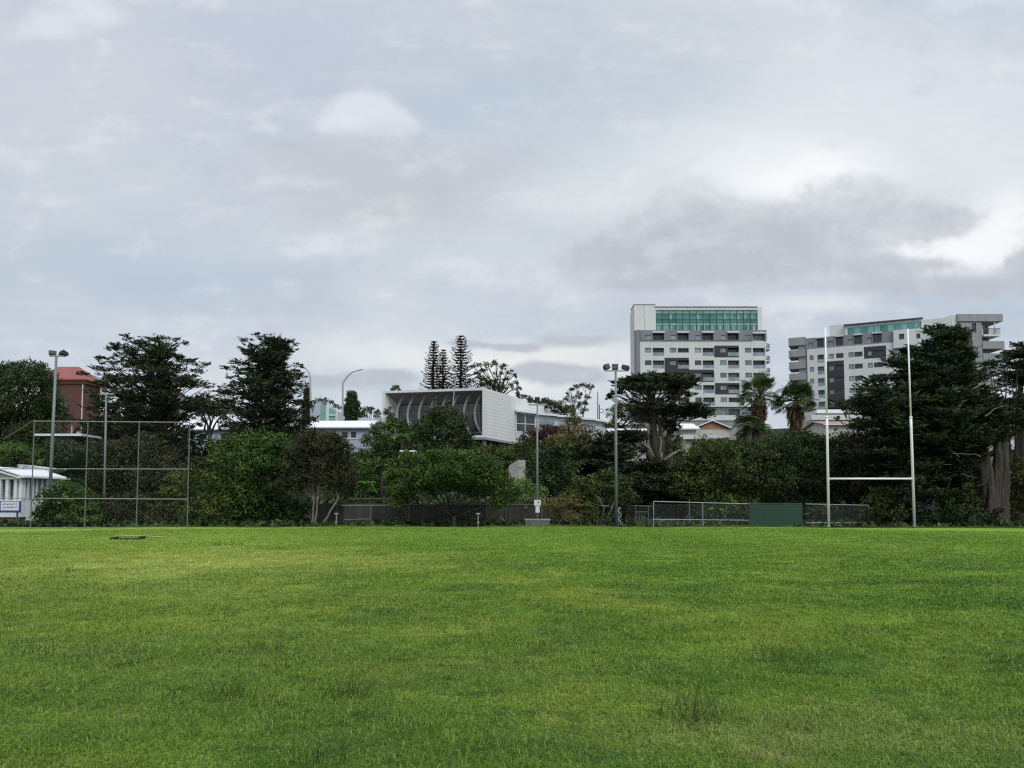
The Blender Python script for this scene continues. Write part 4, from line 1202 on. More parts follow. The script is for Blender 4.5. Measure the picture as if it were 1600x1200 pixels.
# long flat canopies in front of the angled block
for (yy, x0_, x1_, dp, lb, nm) in ((641, 1276, 1400, 8, 'long white flat canopy under the angled apartment block', 'canopy'),
                                  (651, 1268, 1372, 3, 'lower white beam and wall under the long flat canopy', 'wall'),
                                  (652, 1040, 1150, 3, 'pale low parapet wall under the taller apartment tower', 'wall')):
    Yc = 150 if nm == 'canopy' else 146
    a = P(x0_, yy, Yc); b = P(x1_, yy, Yc); g0 = float(gz(a.x, Yc))
    o = thing(nm, lb, nm, (a.x, Yc, g0 - 1))
    m = MB(); m.box(0, b.x - a.x, 0, dp, a.z - g0 + .4, a.z - g0 + 1.15 if nm == 'canopy' else a.z - g0 + 1.4); m.build('roof' if nm == 'canopy' else 'top_beam', M_ROOFW if nm == 'canopy' else M_TOWERW, o)
    m = MB()
    if nm == 'canopy':
        for k in range(7): xk = (b.x - a.x) * k / 6.2 + .2; m.box(xk, xk + .3, .5, .8, -1, a.z - g0 + .39)
        m.build('posts', M_FRAME, o)
    else:
        m.box(0, b.x - a.x, .2, dp, -2, a.z - g0 + .39); m.build('panel', M_CONC, o)


def brick_house():
    Y = 128.0; zb = float(gz(-72, Y)) - 2
    A = P(62, 640, Y); B = P(131, 640, Y)
    o = thing('brick_building', 'red brick building with a red hipped roof behind the left floodlight pole', 'building', (A.x, Y, zb))
    L = B.x - A.x; ze = P(0, 593, Y).z - zb; zr = P(0, 569, Y).z - zb; D = 5
    w = MB(); ax = P(95, 640, Y).x - A.x; az = P(0, 632, Y).z - zb
    hole = (ax - .9, ax + .9, az - 1.4, az + .9)
    wall_holes(w, [(0, L, -2, ze)], [hole], 0, .4); w.box(0, L, .4, D, -2, ze); w.build('wall', M_BRICK, o)
    wd = window(o, *hole, y=.2, nx=2, frame=M_FRAMEW)
    ar = MB(); an = np.linspace(0, PI, 9); ar.prism([(ax + .9 * math.cos(t), -.01, az + .9 + .8 * math.sin(t)) for t in an], (0, -.05, 0)); ar.build('arch_head', M_GLD, o)
    c = MB(); c.box(-.3, L + .3, -.3, D + .3, ze - .7, ze - .3); c.build('cornice', mat('cornice_brick', (.24, .13, .09), .9), o)
    r = MB(); e = .7; rl = 4.2; x0, x1, y0, y1 = -e, L + e, -e, D + e
    R1, R2 = (x0 + rl * .5, D / 2, zr), (x1 - 3.2, D / 2, zr); zE = ze + .01
    r.quads([[(x0, y0, zE), (x1, y0, zE), R2, R1], [(x1, y1, zE), (x0, y1, zE), R1, R2]])
    r.tris([[(x0, y1, zE), (x0, y0, zE), R1], [(x1, y0, zE), (x1, y1, zE), R2]]); r.box(x0, x1, y0, y1, zE - .25, zE - .01)
    r.build('roof', M_REDROOF, o)
    d = MB(); d.tube([(L - .25, -.12, -1), (L - .25, -.12, az + 1.2), (L - .25, -.12, ze - .8)], .09, 6); d.build('downpipe', M_FRAMEW, o)


brick_house()


def rear_brick():
    o = gable_house('brick_building', 'dark red brick wall glimpsed through the left conifer', 135, 236, 252, 606, 602, 650, 6, wall=M_BRICK, roof=M_REDROOF, wins=[])
    o['category'] = 'building'
    o = gable_house('house', 'pale blue-grey house glimpsed through the gap in the left conifer', 140, 250, 268, 616, 610, 650, 6, wins=[(258, 263, 622, 628)])


rear_brick()


def glass_offices():
    Y = 190.0; a = P(486, 660, Y); zb = float(gz(a.x, Y)) - 2
    o = thing('office_building', 'distant white building with teal glass strips behind the pale blue house', 'building', (a.x, Y, zb))
    for (x0, x1, yt, yt2, m, nm) in ((486, 501, 629, 629, M_WALLB, 'wall'), (501.3, 509, 631, 633, M_GLT2, 'glass_strip'), (509.3, 514.5, 632, 633, M_TOWERW, 'pier'), (514.8, 524, 637, 641, M_GLT2, 'glass_strip'), (524.3, 528, 637, 642, M_TOWERW, 'pier')):
        p = MB(); X0, X1 = P(x0, 640, Y).x - a.x, P(x1, 640, Y).x - a.x
        p.prism([(X0, 0, 0), (X1, 0, 0), (X1, 0, P(0, yt2, Y).z - zb), (X0, 0, P(0, yt, Y).z - zb)], (0, 9, 0)); p.build(nm, m, o)
    p = MB(); p.box(P(514.8, 640, Y).x - a.x, P(524, 640, Y).x - a.x, -.3, -.02, P(0, 650, Y).z - zb, P(0, 648, Y).z - zb); p.build('floor_band', M_TOWERW, o)


glass_offices()
gable_house('house', 'low pale shed roof left of the box-shaped hall', 125, 563, 592, 659, 651, 690, 6, wall=M_CONC, roof=M_CONC, wins=[(570, 578, 663, 668)])


def flat_shed():
    Y = 79.0; a = P(66, 700, Y); o = thing('flat_roofed_shed', 'low shed with a thin white flat roof behind the backstop fence', 'shed', a)
    L = P(134, 700, Y).x - a.x; z = P(0, 682, Y).z - a.z
    r = MB(); r.box(-.4, L, -.8, 3, z, z + .22); r.build('roof', M_ROOFW, o)
    w = MB(); wall_holes(w, [(.3, L - 1.5, -2, z - .02)], [(2, 3, z - 1.5, z - .6)], 0, .2); w.box(.3, L - 1.5, .2, 4.5, -2, z - .02); w.build('wall', mat('shed_wall', (.12, .14, .15), .8), o)
    window(o, 2, 3, z - 1.5, z - .6, y=.1, frame=M_FRAMEW)
    v = MB(); v.tube([(2.4, 1, z), (2.4, 1, z + 1.2)], .08, 6); v.box(2.9, 3.2, 1, 1.3, z + .22, z + .6); v.build('roof_vent', M_CONC, o)


flat_shed()


def shelter():
    Y = 80.0; a = P(628, 722, Y); o = thing('shelter', 'tiny open shelter with a thin white flat roof above the round centre tree', 'shelter', a)
    z = P(0, 706, Y).z - a.z; w = P(646, 722, Y).x - a.x
    r = MB(); r.box(-.2, w + .2, -.3, 1.6, z, z + .16); r.build('roof', M_ROOFW, o)
    for x in (0, w - .1):
        for y in (0, 1.3):
            p = MB(); p.box(x, x + .1, y, y + .1, -1.5, z - .01); p.build('post', M_FRAMEW, o)
    Y = 74.0; a = P(795, 748, Y); o = thing('retaining_wall', 'pale angled concrete wall right of the round centre tree', 'wall', a)
    x1 = P(821, 745, Y).x - a.x; zt = P(0, 719, Y).z - a.z; zl = P(0, 728, Y).z - a.z
    p = MB(); p.prism([(0, 0, -1), (x1 * .55, -.6, -1), (x1 * .55, -.6, zt), (0, 0, zl)], (0, .3, 0)); p.build('wall_face', mat('concrete_fawn', (.40, .39, .36), .85, var=.2), o)
    p = MB(); p.prism([(x1 * .56, -.6, -1), (x1, 0, -1), (x1, 0, zt), (x1 * .56, -.6, zt)], (0, .3, 0)); p.build('return_wall', MATS['concrete_fawn'], o)


shelter()


# ------------------------------------------------------------------ white clubhouse at far left
def clubhouse():
    Y = 60.0; s = MPP(Y); a = P(33, 806, Y)
    zg = float(gz(a.x, Y)); o = thing('clubhouse', 'small white clubhouse with a gabled porch and white posts at the left edge', 'clubhouse', (a.x, Y, zg))
    px = lambda x: P(x, 780, Y).x - a.x
    pz = lambda y: P(0, y, Y).z - zg
    # porch gable faces the field; hall body runs back to the right
    f = MB(); f.box(px(-60), px(35), -.2, 6, pz(808), pz(781)); f.build('porch_base', M_WHITE, o)
    k = MB(); k.box(px(-60), px(35) - .1, -.1, .58, -.5, pz(808)); k.build('plinth', M_TIMBER, o)
    for x in (0, 12, 25, 33):
        p = MB(); p.box(px(x) - .12, px(x) + .12, -.15, .1, pz(781), pz(749)); p.build('porch_post', M_WHITE, o)
    w = MB(); w.box(px(-60), px(30), 1.6, 6, pz(781), pz(749)); w.build('back_wall', mat('club_wall_blue', (.33, .40, .46), .7), o)
    for x in (-4, 6, 17):
        window(o, px(x), px(x + 7), pz(778), pz(751), y=1.5, frame=M_FRAMEW, pane=M_GLD)
    b = MB(); b.box(px(-60), px(35), -.22, .14, pz(749), pz(746)); b.build('beam', M_WHITE, o)
    g = MB(); g.prism([(px(-50), -.1, pz(745.5)), (px(33), -.1, pz(745.5)), (px(-2), -.1, pz(738))], (0, .15, 0)); g.build('porch_gable', mat('gable_sage', (.42, .50, .42), .8), o)
    # porch roof, two slopes with white barge boards
    apex = px(-2); ROOF_Y = 5.6
    for sg, xe in ((1, px(38)), (-1, px(-52))):
        r = MB(); r.prism([(apex, -.6, pz(731.5)), (xe, -.6, pz(744.2)), (xe, ROOF_Y, pz(744.2)), (apex, ROOF_Y, pz(731.5))], (0, 0, .1)); r.build('porch_roof', M_ROOFW, o)
        t = MB(); t.prism([(apex, -.66, pz(736)), (xe, -.66, pz(748)), (xe, -.66, pz(745.8)), (apex, -.66, pz(733.2))], (0, .05, 0)); t.build('barge_board', M_WHITE, o)
    # right flank recedes behind the porch: glazed between white mullions
    xf = px(35); dY = lambda x: abs(P(35, 780, Y).x) * FPX / (800 - x) / 1.0 * (1.0) - Y
    ye = dY(97)
    w = MB(); w.box(xf - 5, xf - .06, .62, ye, pz(781), pz(748)); w.build('side_wall', mat('club_wall_grey', (.16, .18, .20), .5), o)
    w = MB(); w.box(xf - 5, xf + .02, .62, ye + .05, -.5, pz(781)); w.build('side_dado', M_WHITE, o)
    for x in (39, 44.5, 52, 58, 66, 74, 82, 90, 96):
        y_ = dY(x); p = MB(); p.box(xf - .055, xf + .05, y_ - .09, y_ + .09, pz(781) + .01, pz(747)); p.build('mullion', M_WHITE, o)
    r = MB(); r.box(xf - .1, xf + .45, -.55, ye + .5, pz(746.5), pz(744.3)); r.build('fascia', M_WHITE, o)
    r = MB(); r.prism([(px(-60), 6.6, pz(741)), (xf - 3.2, 6.6, pz(741)), (px(5), 6.6, pz(727)), (px(-60), 6.6, pz(719))], (0, 2, 0)); r.build('main_roof', M_ROOFW, o)
    # sign board: white with a blue border and thin grey script lines
    Ys = 57.0; q = P(32, 800, Ys); sg = thing('sign_board', 'white sign board with a blue border and thin grey script in front of the clubhouse', 'sign', (q.x, Ys, float(gz(q.x, Ys))))
    zz = lambda y: P(0, y, Ys).z - sg.location.z; xx = lambda x: P(x, 780, Ys).x - q.x
    m = MB(); m.box(xx(-40), 0, 0, .06, zz(801), zz(783)); m.build('border', mat('sign_blue', (.03, .07, .28), .5), sg)
    m = MB(); m.box(xx(2), xx(30), -.02, -.002, zz(797.5), zz(784)); m.box(xx(-40), xx(0.5), -.02, -.002, zz(797.5), zz(784)); m.build('face', M_WHITE, sg)
    m = MB()
    for row, (ya, xa, xb) in enumerate(((787.5, 4, 23), (792.5, 5, 25))):
        pts = []
        for i in range(60):
            t = i / 59; pts.append((xx(xa + (xb - xa) * t + .5 * math.sin(i * 1.3)), -.035, zz(ya + .9 * math.sin(i * .95) + .7 * math.sin(i * .31 + row))))
        m.tube(pts, .012, 4)
    m.tube([(xx(25), -.035, zz(788)), (xx(27), -.035, zz(786)), (xx(26), -.035, zz(790)), (xx(28), -.035, zz(794))], .012, 4)
    m.build('script', mat('script_grey', (.16, .17, .2), .6), sg)
    for x in (-.3, xx(-20)):
        p = MB(); p.box(x - .05, x + .05, .07, .17, -.2, zz(784)); p.build('post', M_TIMBER, sg)


clubhouse()


# ------------------------------------------------------------------ poles and lights
def fix_mesh(mb, x0, x1, z0, z1, y=0.0, step=.075, r=.0022, shear=None):
    """chain-link: two families of straight diagonal wires clipped to the rectangle"""
    W, H = x1 - x0, z1 - z0; out = []
    for k in np.arange(-H, W, step * 1.41):
        a, b = max(0, k), min(W, k + H)
        if b - a < .02: continue
        out.append(((x0 + a, y, z0 + a - k), (x0 + b, y, z0 + b - k)))
        out.append(((x0 + a, y + .006, z1 - (a - k)), (x0 + b, y + .006, z1 - (b - k))))
    q = []
    for p0, p1 in out:
        p0, p1 = np.array(p0), np.array(p1); d = unit(p1 - p0); n = np.cross(d, [0, 1, 0]) * r; m = np.array([0, r, 0])
        q += [[p0 - n, p1 - n, p1 + m, p0 + m], [p0 + m, p1 + m, p1 + n, p0 + n], [p0 + n, p1 + n, p1 - n, p0 - n]]
    mb.quads(q)


def floodlight(label, px, Y, ytop, heads, r0=.13, r1=.08, arm=None, tilt=-.3, base_px=None, facing=0, group='floodlight poles around the field'):
    b = ground_pt(base_px or px, Y, 0); top = P(px, ytop, Y)
    o = thing('floodlight', label, 'floodlight', b, group=group)
    t = top - b
    m = MB(); m.tube([(0, 0, -.2), (t.x * .5, 0, t.z * .5), (t.x, 0, t.z)], [r0, (r0 + r1) / 2, r1], 10); m.build('pole', M_POLE, o, smooth_=True)
    s = MPP(Y)
    if arm: m = MB(); m.box(t.x + arm[0] * s, t.x + arm[1] * s, -.05, .05, t.z - .02, t.z + .08); m.build('crossarm', M_GALV, o)
    for (dx, dz, w, h, rz, rl) in heads:
        e = bpy.data.objects.new('lamp_head', None)
        w_, h_ = w * s, h * s
        hb = MB(); v = np.array([(-w_ / 2, -.05, -h_ / 2), (w_ / 2, -.05, -h_ / 2), (w_ / 2, -.05, h_ / 2), (-w_ / 2, -.05, h_ / 2),
                                 (-w_ * .32, .38, -h_ * .35), (w_ * .32, .38, -h_ * .35), (w_ * .32, .38, h_ * .45), (-w_ * .32, .38, h_ * .45)])
        hb.mesh(v, [(0, 1, 5, 4), (1, 2, 6, 5), (2, 3, 7, 6), (3, 0, 4, 7), (4, 5, 6, 7), (0, 3, 2, 1)])
        for kk in (-.22, 0, .22): hb.box(w_ * kk - .012, w_ * kk + .012, .3, .46, -h_ * .25, h_ * .35)
        hd = hb.build('lamp_head', M_LAMPH, o)
        hd.location = (t.x + dx * s, 0, t.z + dz * s + h_ * .5 + .12); hd.rotation_euler = (tilt, rl, rz)
        l = MB(); l.box(-w_ * .42, w_ * .42, -.075, -.055, -h_ * .4, h_ * .4); l.build('lens', M_LENS, hd)
        k = MB(); k.tube([(t.x + dx * s, 0, t.z), (t.x + dx * s, .08, t.z + dz * s + .2)], .035, 6); k.build('bracket', M_GALV, o)
    return o


floodlight('tall grey floodlight pole with two dark heads in front of the red-roofed brick building', 88, 58, 557, [(-6, 0, 11, 7, .5, 0), (8, 0, 13, 7, -.6, -.12)], .14, .09, arm=(-10, 12), base_px=80)
floodlight('slim floodlight pole with two small pale heads in front of the left conifer', 166, 64, 616, [(-3.5, 2, 8, 6, .2, 0), (9, 1, 6, 5, -.9, .2)], .10, .07, arm=(-10, 12))
floodlight('slim floodlight pole with three square heads and a white box near its foot', 839.5, 53.5, 633, [(-11.5, 1, 8, 7, .15, .06), (0, 3, 8, 7, 0, 0), (10.5, 1, 8, 7, -.15, -.06)], .09, .055, arm=(-14, 14), tilt=.1)
floodlight('floodlight pole with three dark angled heads left of the layered cypress', 962, 55, 580, [(-13.5, 1, 9, 8, .35, -.25), (-1, 0, 10, 9, 0, 0), (15, 0, 12, 7, -.6, .3)], .13, .075, arm=(-17, 18))


def street_lamp(label, pts, Y, r=.10, head=None):
    b = ground_pt(pts[0][0], Y); o = thing('street_lamp', label, 'street lamp', b, group='street lamps on the road behind')
    W = [P(x, y, Y) - b for x, y in pts]
    m = MB(); m.tube([Vector((W[0].x, 0, 0))] + W, np.linspace(r, r * .55, len(W) + 1), 8); m.build('pole', M_GALV, o, smooth_=True)
    e, d = W[-1], (W[-1] - W[-2]).normalized()
    m = MB(); m.prism([e + Vector((0, -.15, -.03)), e + d * .9 + Vector((0, -.1, -.03)), e + d * .9 + Vector((0, .1, -.03)), e + Vector((0, .15, -.03))], (0, 0, .13)); m.build('lamp_head', M_CONC, o)


street_lamp('street lamp with a smoothly curved arm reaching left beside the conifer', [(486, 655), (485, 610), (485, 592), (483, 582), (478, 576), (470, 572.5), (462, 571.5)], 118, .17)
street_lamp('street lamp with a bent arm reaching right above the pale blue house', [(535, 655), (535.5, 620), (535.5, 599), (543, 588), (551, 581), (558, 579.5)], 118, .17)
street_lamp('dark street lamp standing in front of the box-shaped hall, curving left', [(707, 640), (709, 618), (711.5, 600), (713, 588), (712, 580), (709, 577)], 116, .10)


def mast():
    Y = 160.0
    for lab, px, yt, r in (('thin tall mast on the skyline right of the tall gum tree', 934, 612, .14),):
        b = ground_pt(px, Y); t = P(px, yt, Y) - b
        o = thing('mast', lab, 'mast', b); m = MB(); m.tube([(0, 0, 0), t], [r, r * .6], 6); m.build('pole', M_DGALV, o)
    b = ground_pt(937, Y); o = thing('sign_gantry', 'short post carrying a small open frame beside the thin mast', 'gantry', b)
    m = MB(); t = P(936.5, 632, Y) - b; m.tube([(t.x, 0, 0), t], .12, 6); m.build('post', M_DGALV, o)
    m = MB(); A = P(937, 645, Y) - b; B = P(942.5, 639, Y) - b
    m.tube([A, (B.x, 0, A.z)], .09, 5); m.tube([(A.x, 0, B.z), B, (B.x, 0, A.z)], .07, 5); m.build('frame', M_DGALV, o)


mast()


# ------------------------------------------------------------------ sports fittings
def goal():
    Y = 49.5
    bl, br = P(1295, 822, Y), P(1429, 822, Y)
    c = Vector(((bl.x + br.x) / 2, Y, 0)); o = thing('goal_posts', 'white rugby goal posts with a crossbar and very tall uprights', 'goal posts', c)
    for b, tx, ty in ((bl, 1289.5, 512), (br, 1418.5, 514)):
        t = P(tx, ty, Y) - c; z0 = float(gz(b.x, Y)); b = Vector((b.x - c.x, 0, z0 - .05))
        m = MB(); mid = b + (t - b) * .55
        m.tube([b, b + (t - b) * .5, mid], [.084, .080, .078], 14); m.tube([mid, t], [.054, .045], 12)
        m.tube([mid - (t - b) * .004, mid + (t - b) * .004], .10, 12); m.build('upright', M_POST, o, smooth_=True)
        s = MB(); s.tube([b, b + Vector((0, 0, .12))], .13, 12); s.build('ground_collar', M_GALV, o)
    zc = P(0, 748, Y).z; k = (zc) / (P(0, 512, Y).z)
    xa = (bl.x - c.x) + (P(1289.5, 512, Y).x - bl.x) * k; xb = (br.x - c.x) + (P(1418.5, 514, Y).x - br.x) * k
    m = MB(); m.tube([(xa + .05, 0, zc), (xb - .05, 0, zc)], .062, 12); m.build('crossbar', M_POST, o, smooth_=True)


goal()


def frame_fence(name, label, cat, Y0, Y1, px0, px1, posts, ytop0, ytop1, rails, post_m, rail_m, wire=True, r=.03, bottom=None, step=.075, wr=.0020, z_of=None):
    """chain-link fence: named posts, rails and one wire mesh, in its own frame"""
    F = Facade(px0, Y0, px1, Y1, 0); g = float(gz(F.o.x, F.o.y)); F.o.z = g; F.zb = g
    o = thing(name, label, cat, F.o, F.rz)
    for px in posts:
        yt = None
        if isinstance(px, tuple): px, yt = px
        s = F.s(px); zt = F.z(yt if yt else ytop0 + (ytop1 - ytop0) * (px - px0) / (px1 - px0), px)
        m = MB(); m.tube([(s, 0, -.2), (s, 0, zt)], r, 8); m.build('post', post_m, o)
    for (ya, yb, xa, xb) in rails:
        m = MB(); m.tube([(F.s(xa), .004, F.z(ya, xa)), (F.s(xb), .004, F.z(yb, xb))], r * .85, 8); m.build('rail', rail_m, o)
    if wire:
        m = MB(); zt = min(F.z(ytop0, px0), F.z(ytop1, px1)); fix_mesh(m, F.s(px0), F.s(px1), .05, zt, -r - .006, step, wr); m.build('wire_mesh', M_WIRE, o)
    return o, F


# tall backstop fence at left
o_, F_ = frame_fence('backstop_fence', 'tall wire backstop fence of grey pipes at the left of the field', 'fence', 47.2, 47.6, 55.5, 298, [(56, 656), (139.5, 659), (219.5, 660), (298, 659)], 657, 660,
                     [(658, 660, 56, 298), (732.5, 733, -40, 298), (778, 780, -40, 298), (825, 825, -40, 298)], M_DGALV, mat('rail_pale', (.23, .26, .255), .5, metal=.2), r=.034, step=.17, wr=.0009)
m_ = MB(); m_.tube([(F_.s(57), 0, F_.z(656, 57)), (F_.s(-10), 1.2, F_.z(684, -10))], .03, 6); m_.build('stay_cable', M_DGALV, o_)
m_ = MB(); m_.tube([(F_.s(-38), 0, -.2), (F_.s(-38), 0, F_.z(700, -38))], .042, 8); m_.build('post', M_DGALV, o_)

# practice-net fence with green sight panel
frame_fence('practice_fence', 'low wire fence of pale pipes left of the green panel', 'fence', 53.0, 55.0, 1019, 1171, [(1019, 784), (1095, 786)], 783.5, 787.5,
            [(783.5, 787.5, 1019, 1171), (811.5, 813, 1019, 1171)], M_GALV, M_GALV, r=.032)
frame_fence('practice_fence', 'low wire fence of pale pipes right of the green panel, behind the left goal post', 'fence', 55.0, 56.5, 1254, 1352, [(1352, 790)], 787.5, 789.5,
            [(787.5, 789.5, 1254, 1352), (817.0, 816.4, 1254, 1352)], M_GALV, M_GALV, r=.032)
a_ = P(1171.5, 821, 54.9); g_ = float(gz(a_.x, 54.9)); b_ = P(1254, 821, 54.9)
o_ = thing('green_panel', 'flat dark green solid panel set in the low wire fence', 'panel', (a_.x, 54.9, g_))
m_ = MB(); m_.box(.04, b_.x - a_.x - .04, -.02, .03, .02, P(0, 787.5, 54.9).z - g_ - .02); m_.build('sheet', M_GREENP, o_)
m_ = MB(); zt_ = P(0, 786, 54.9).z - g_
for x_ in (0, b_.x - a_.x - .04): m_.box(x_, x_ + .04, -.04, .06, -.1, zt_)
m_.box(.04, b_.x - a_.x - .04, -.035, .055, zt_ - .05, zt_ - .001); m_.build('panel_frame', mat('frame_green', (.04, .10, .065), .5), o_)
m_ = MB(); m_.box((b_.x - a_.x) * .52, (b_.x - a_.x) * .52 + .012, -.026, -.021, .03, zt_ - .06); m_.build('sheet_joint', MATS['frame_green'], o_)

# tall thin post and gate between the practice fence and the trees
frame_fence('gate', 'dark wire gate with upright bars left of the low pale pipe fence', 'gate', 57, 57, 975, 1017, [(991, 791), (1011, 791), (976, 789)], 790, 791,
            [(790, 791, 975, 1017), (800, 800, 991, 1011)], M_DGALV, M_DGALV, r=.03)
_g = bpy.data.objects['gate']
for px in (995, 999, 1003, 1007):
    m_ = MB(); x_ = P(px, 800, 57).x - _g.location.x; m_.tube([(x_, .01, .05), (x_, .01, P(0, 801, 57).z - _g.location.z)], .018, 6); m_.build('bar', M_DGALV, _g)
a_ = ground_pt(1076, 56.5, 0); o_ = thing('fence_post', 'single thin dark post rising behind the low pale pipe fence', 'post', a_)
m_ = MB(); m_.tube([(0, 0, -.1), (0, 0, P(0, 780, 56.5).z - a_.z)], .035, 8); m_.build('pole', M_DGALV, o_)
m_ = MB(); m_.tube([(0, 0, 1.0), (-.55, .1, 0)], .02, 6); m_.build('brace', M_DGALV, o_)

# twisted pale hose hanging on a post beside the gate
a_ = ground_pt(968, 54, 0); o_ = thing('twisted_hose', 'twisted pale hose hanging on a thin post beside the dark gate', 'hose', a_)
m_ = MB(); m_.tube([(-.12, 0, -.1), (-.12, 0, 1.35)], .025, 6); m_.build('post', M_DGALV, o_)
m_ = MB(); t_ = np.linspace(0, 1, 40); m_.tube([(-.02 + .09 * math.sin(k * 13), .02 * math.cos(k * 13), .15 + 1.15 * k) for k in t_] + [(.02, 0, 1.36), (-.1, 0, 1.33)], .035, 6); m_.build('hose', M_GALV, o_, smooth_=True)

# back boundary fence behind the centre trees: timber rails and a grey board wall
def back_fence():
    Y = 61.0
    a = P(486, 800, Y); b = P(885, 800, Y); g = float(gz(a.x, Y))
    o = thing('boundary_fence', 'low grey boundary fence with weathered top rails running behind the centre trees', 'fence', (a.x, Y, g))
    L = b.x - a.x; zt = P(0, 786, Y).z - g
    m = MB(); rng = random.Random(3); x = 0
    while x < L:
        w = .22; m.box(x, x + w - .012, 0, .02, -.1, zt * rng.uniform(.93, 1.0), t=rng.random()); x += w
    m.build('boards', mat('fence_board', (.045, .047, .042), .9, var=.45, scale=1.5, streak=True), o)
    for y_, x0, x1 in ((788.5, 528, 885), (779, 545, 640), (779, 800, 870)):
        m = MB(); m.box(P(x0, 800, Y).x - a.x, P(x1, 800, Y).x - a.x, -.06, -.002, P(0, y_ + .9, Y).z - g, P(0, y_ - .9, Y).z - g); m.build('rail', mat('rail_timber', (.13, .125, .10), .9, var=.3), o)
    for px in (490, 527, 581, 640, 700, 760, 790, 846, 870):
        m = MB(); x = P(px, 800, Y).x - a.x; m.box(x - .05, x + .05, -.12, -.062, -.1, P(0, 787, Y).z - g); m.build('post', M_TIMBER, o)


back_fence()
o_, F_ = frame_fence('wire_fence', 'pale wire panel with a low rail left of the round centre tree', 'fence', 57.5, 57.5, 540, 582, [(581, 791)], 790, 790, [(790, 790, 536, 618), (812, 811, 540, 581)], M_DGALV, mat('rail_timber2', (.22, .20, .17), .9), r=.03)

# small white-topped posts near the boundary
for px, lab in ((527, 'short pale T-topped post in front of the brown tree'), (747.5, 'short pale T-topped post below the round centre tree')):
    b = ground_pt(px, 51.5, 0); o = thing('marker_post', lab, 'post', b, group='short white posts at the field edge')
    zt = P(0, 803.5, 51.5).z - b.z
    m = MB(); m.tube([(0, 0, -.05), (0, 0, zt)], .028, 8); m.build('post', M_GALV, o)
    m = MB(); m.box(-.13, .13, -.06, .06, zt, zt + .08); m.build('cap', M_GALV, o)
    m = MB(); m.box(-.07, .07, -.06, .06, .22, .38); m.build('tap_box', mat('tap_blue', (.18, .22, .36), .6), o)

# meter box on the slim pole, low stone planter round its foot
b = ground_pt(839.5, 53, 0)
o = thing('meter_box', 'white electrical box fixed to the slim floodlight pole', 'electrical box', (b.x, 53.3, b.z))
m = MB(); m.box(-.22, .24, -.12, -.02, P(0, 790, 53).z - b.z, P(0, 781, 53).z - b.z); m.build('upper_box', M_BOX, o)
m = MB(); m.box(-.12, .16, -.11, -.02, P(0, 801, 53).z - b.z, P(0, 790.8, 53).z - b.z); m.build('lower_box', M_BOX, o)
m = MB(); m.box(.02, .12, -.135, -.121, P(0, 786, 53).z - b.z, P(0, 784, 53).z - b.z); m.build('label_plate', M_FRAME, o)
o = thing('stone_planter', 'low stone block bench around the foot of the slim floodlight pole', 'planter', b)
m = MB(); zt = P(0, 813, 53).z - b.z; rng_ = random.Random(2)
for r_ in range(2):
    x = -.82
    while x < .8:
        w = rng_.uniform(.2, .34); m.box(x, min(x + w - .015, .82), -.35 + rng_.uniform(-.01, .01), .35, r_ * zt / 2, (r_ + 1) * zt / 2 - .012, t=rng_.random()); x += w
m.build('blocks', M_STONE, o)
m = MB(); m.box(-.88, .88, -.4, .4, zt, zt + .09); m.build('capping', mat('capping', (.30, .29, .28), .9, var=.2), o)

# timber stakes holding the shrub right of the planter
for px, tx, ty, lab in ((868, 888, 797, 'slanting thin stake leaning right under the twiggy shrub'), (893, 893, 791, 'upright thin stake under the twiggy shrub'), (912, 897, 798, 'thin stake leaning left under the twiggy shrub')):
    b = ground_pt(px, 54.5, 0.1); t = P(tx, ty, 54.5) - b
    m = MB(); m.tube([(0, 0, 0), t * .5, t], [.05, .045, .035], 6); o = m.build('stake', M_BARKG); o.location = b
    tag(o, lab, 'stake', 'stakes under the twiggy shrub')

# dark mat and worn white line on the field at left
Yd = CAMH * FPX / (842.5 - 783)
c = P(204, 842.5, Yd); o = thing('ground_mat', 'thin dark mat lying on the grass at left', 'mat', (c.x, Yd, float(gz(c.x, Yd))))
m = MB(); s = MPP(Yd); m.box(-22 * s, 20 * s, -.35, .25, .01, .06); m.build('sheet', mat('mat_dark', (.012, .018, .012), .9), o)
m = MB(); m.tube([(-23 * s, -.45, .05), (-17 * s, -.1, .09)], .05, 6); m.tube([(14 * s, -.1, .07), (20.5 * s, .1, .10)], .05, 6); m.build('rolled_edge', MATS['mat_dark'], o)
mw = mat('worn_line', (.42, .46, .30), .9, var=.5, scale=3)
qs = []
for x0, x1, y in ((170, 236, 838.0), (0, 8, 844.0), (230, 262, 839.5), (52, 62, 838)):
    Y1 = CAMH * FPX / (y - 783); p, q = P(x0, y, Y1), P(x1, y, Y1); n = 14
    for i in range(n):
        xa, xb = p.x + (q.x - p.x) * i / n, p.x + (q.x - p.x) * (i + 1) / n; z = float(gz(xa, Y1)) + .05
        w0 = .16 * math.sin(PI * (i + .02) / n) + .02; w1 = .16 * math.sin(PI * (i + 1) / n) + .02
        qs.append([(xa, Y1 - w0, z), (xb, Y1 - w1, z), (xb, Y1 + w1, z), (xa, Y1 + w0, z)])
m = MB(); m.quads(qs); tag(m.build('field_marking', mw), 'faded pale line on the grass at left', kind='structure')

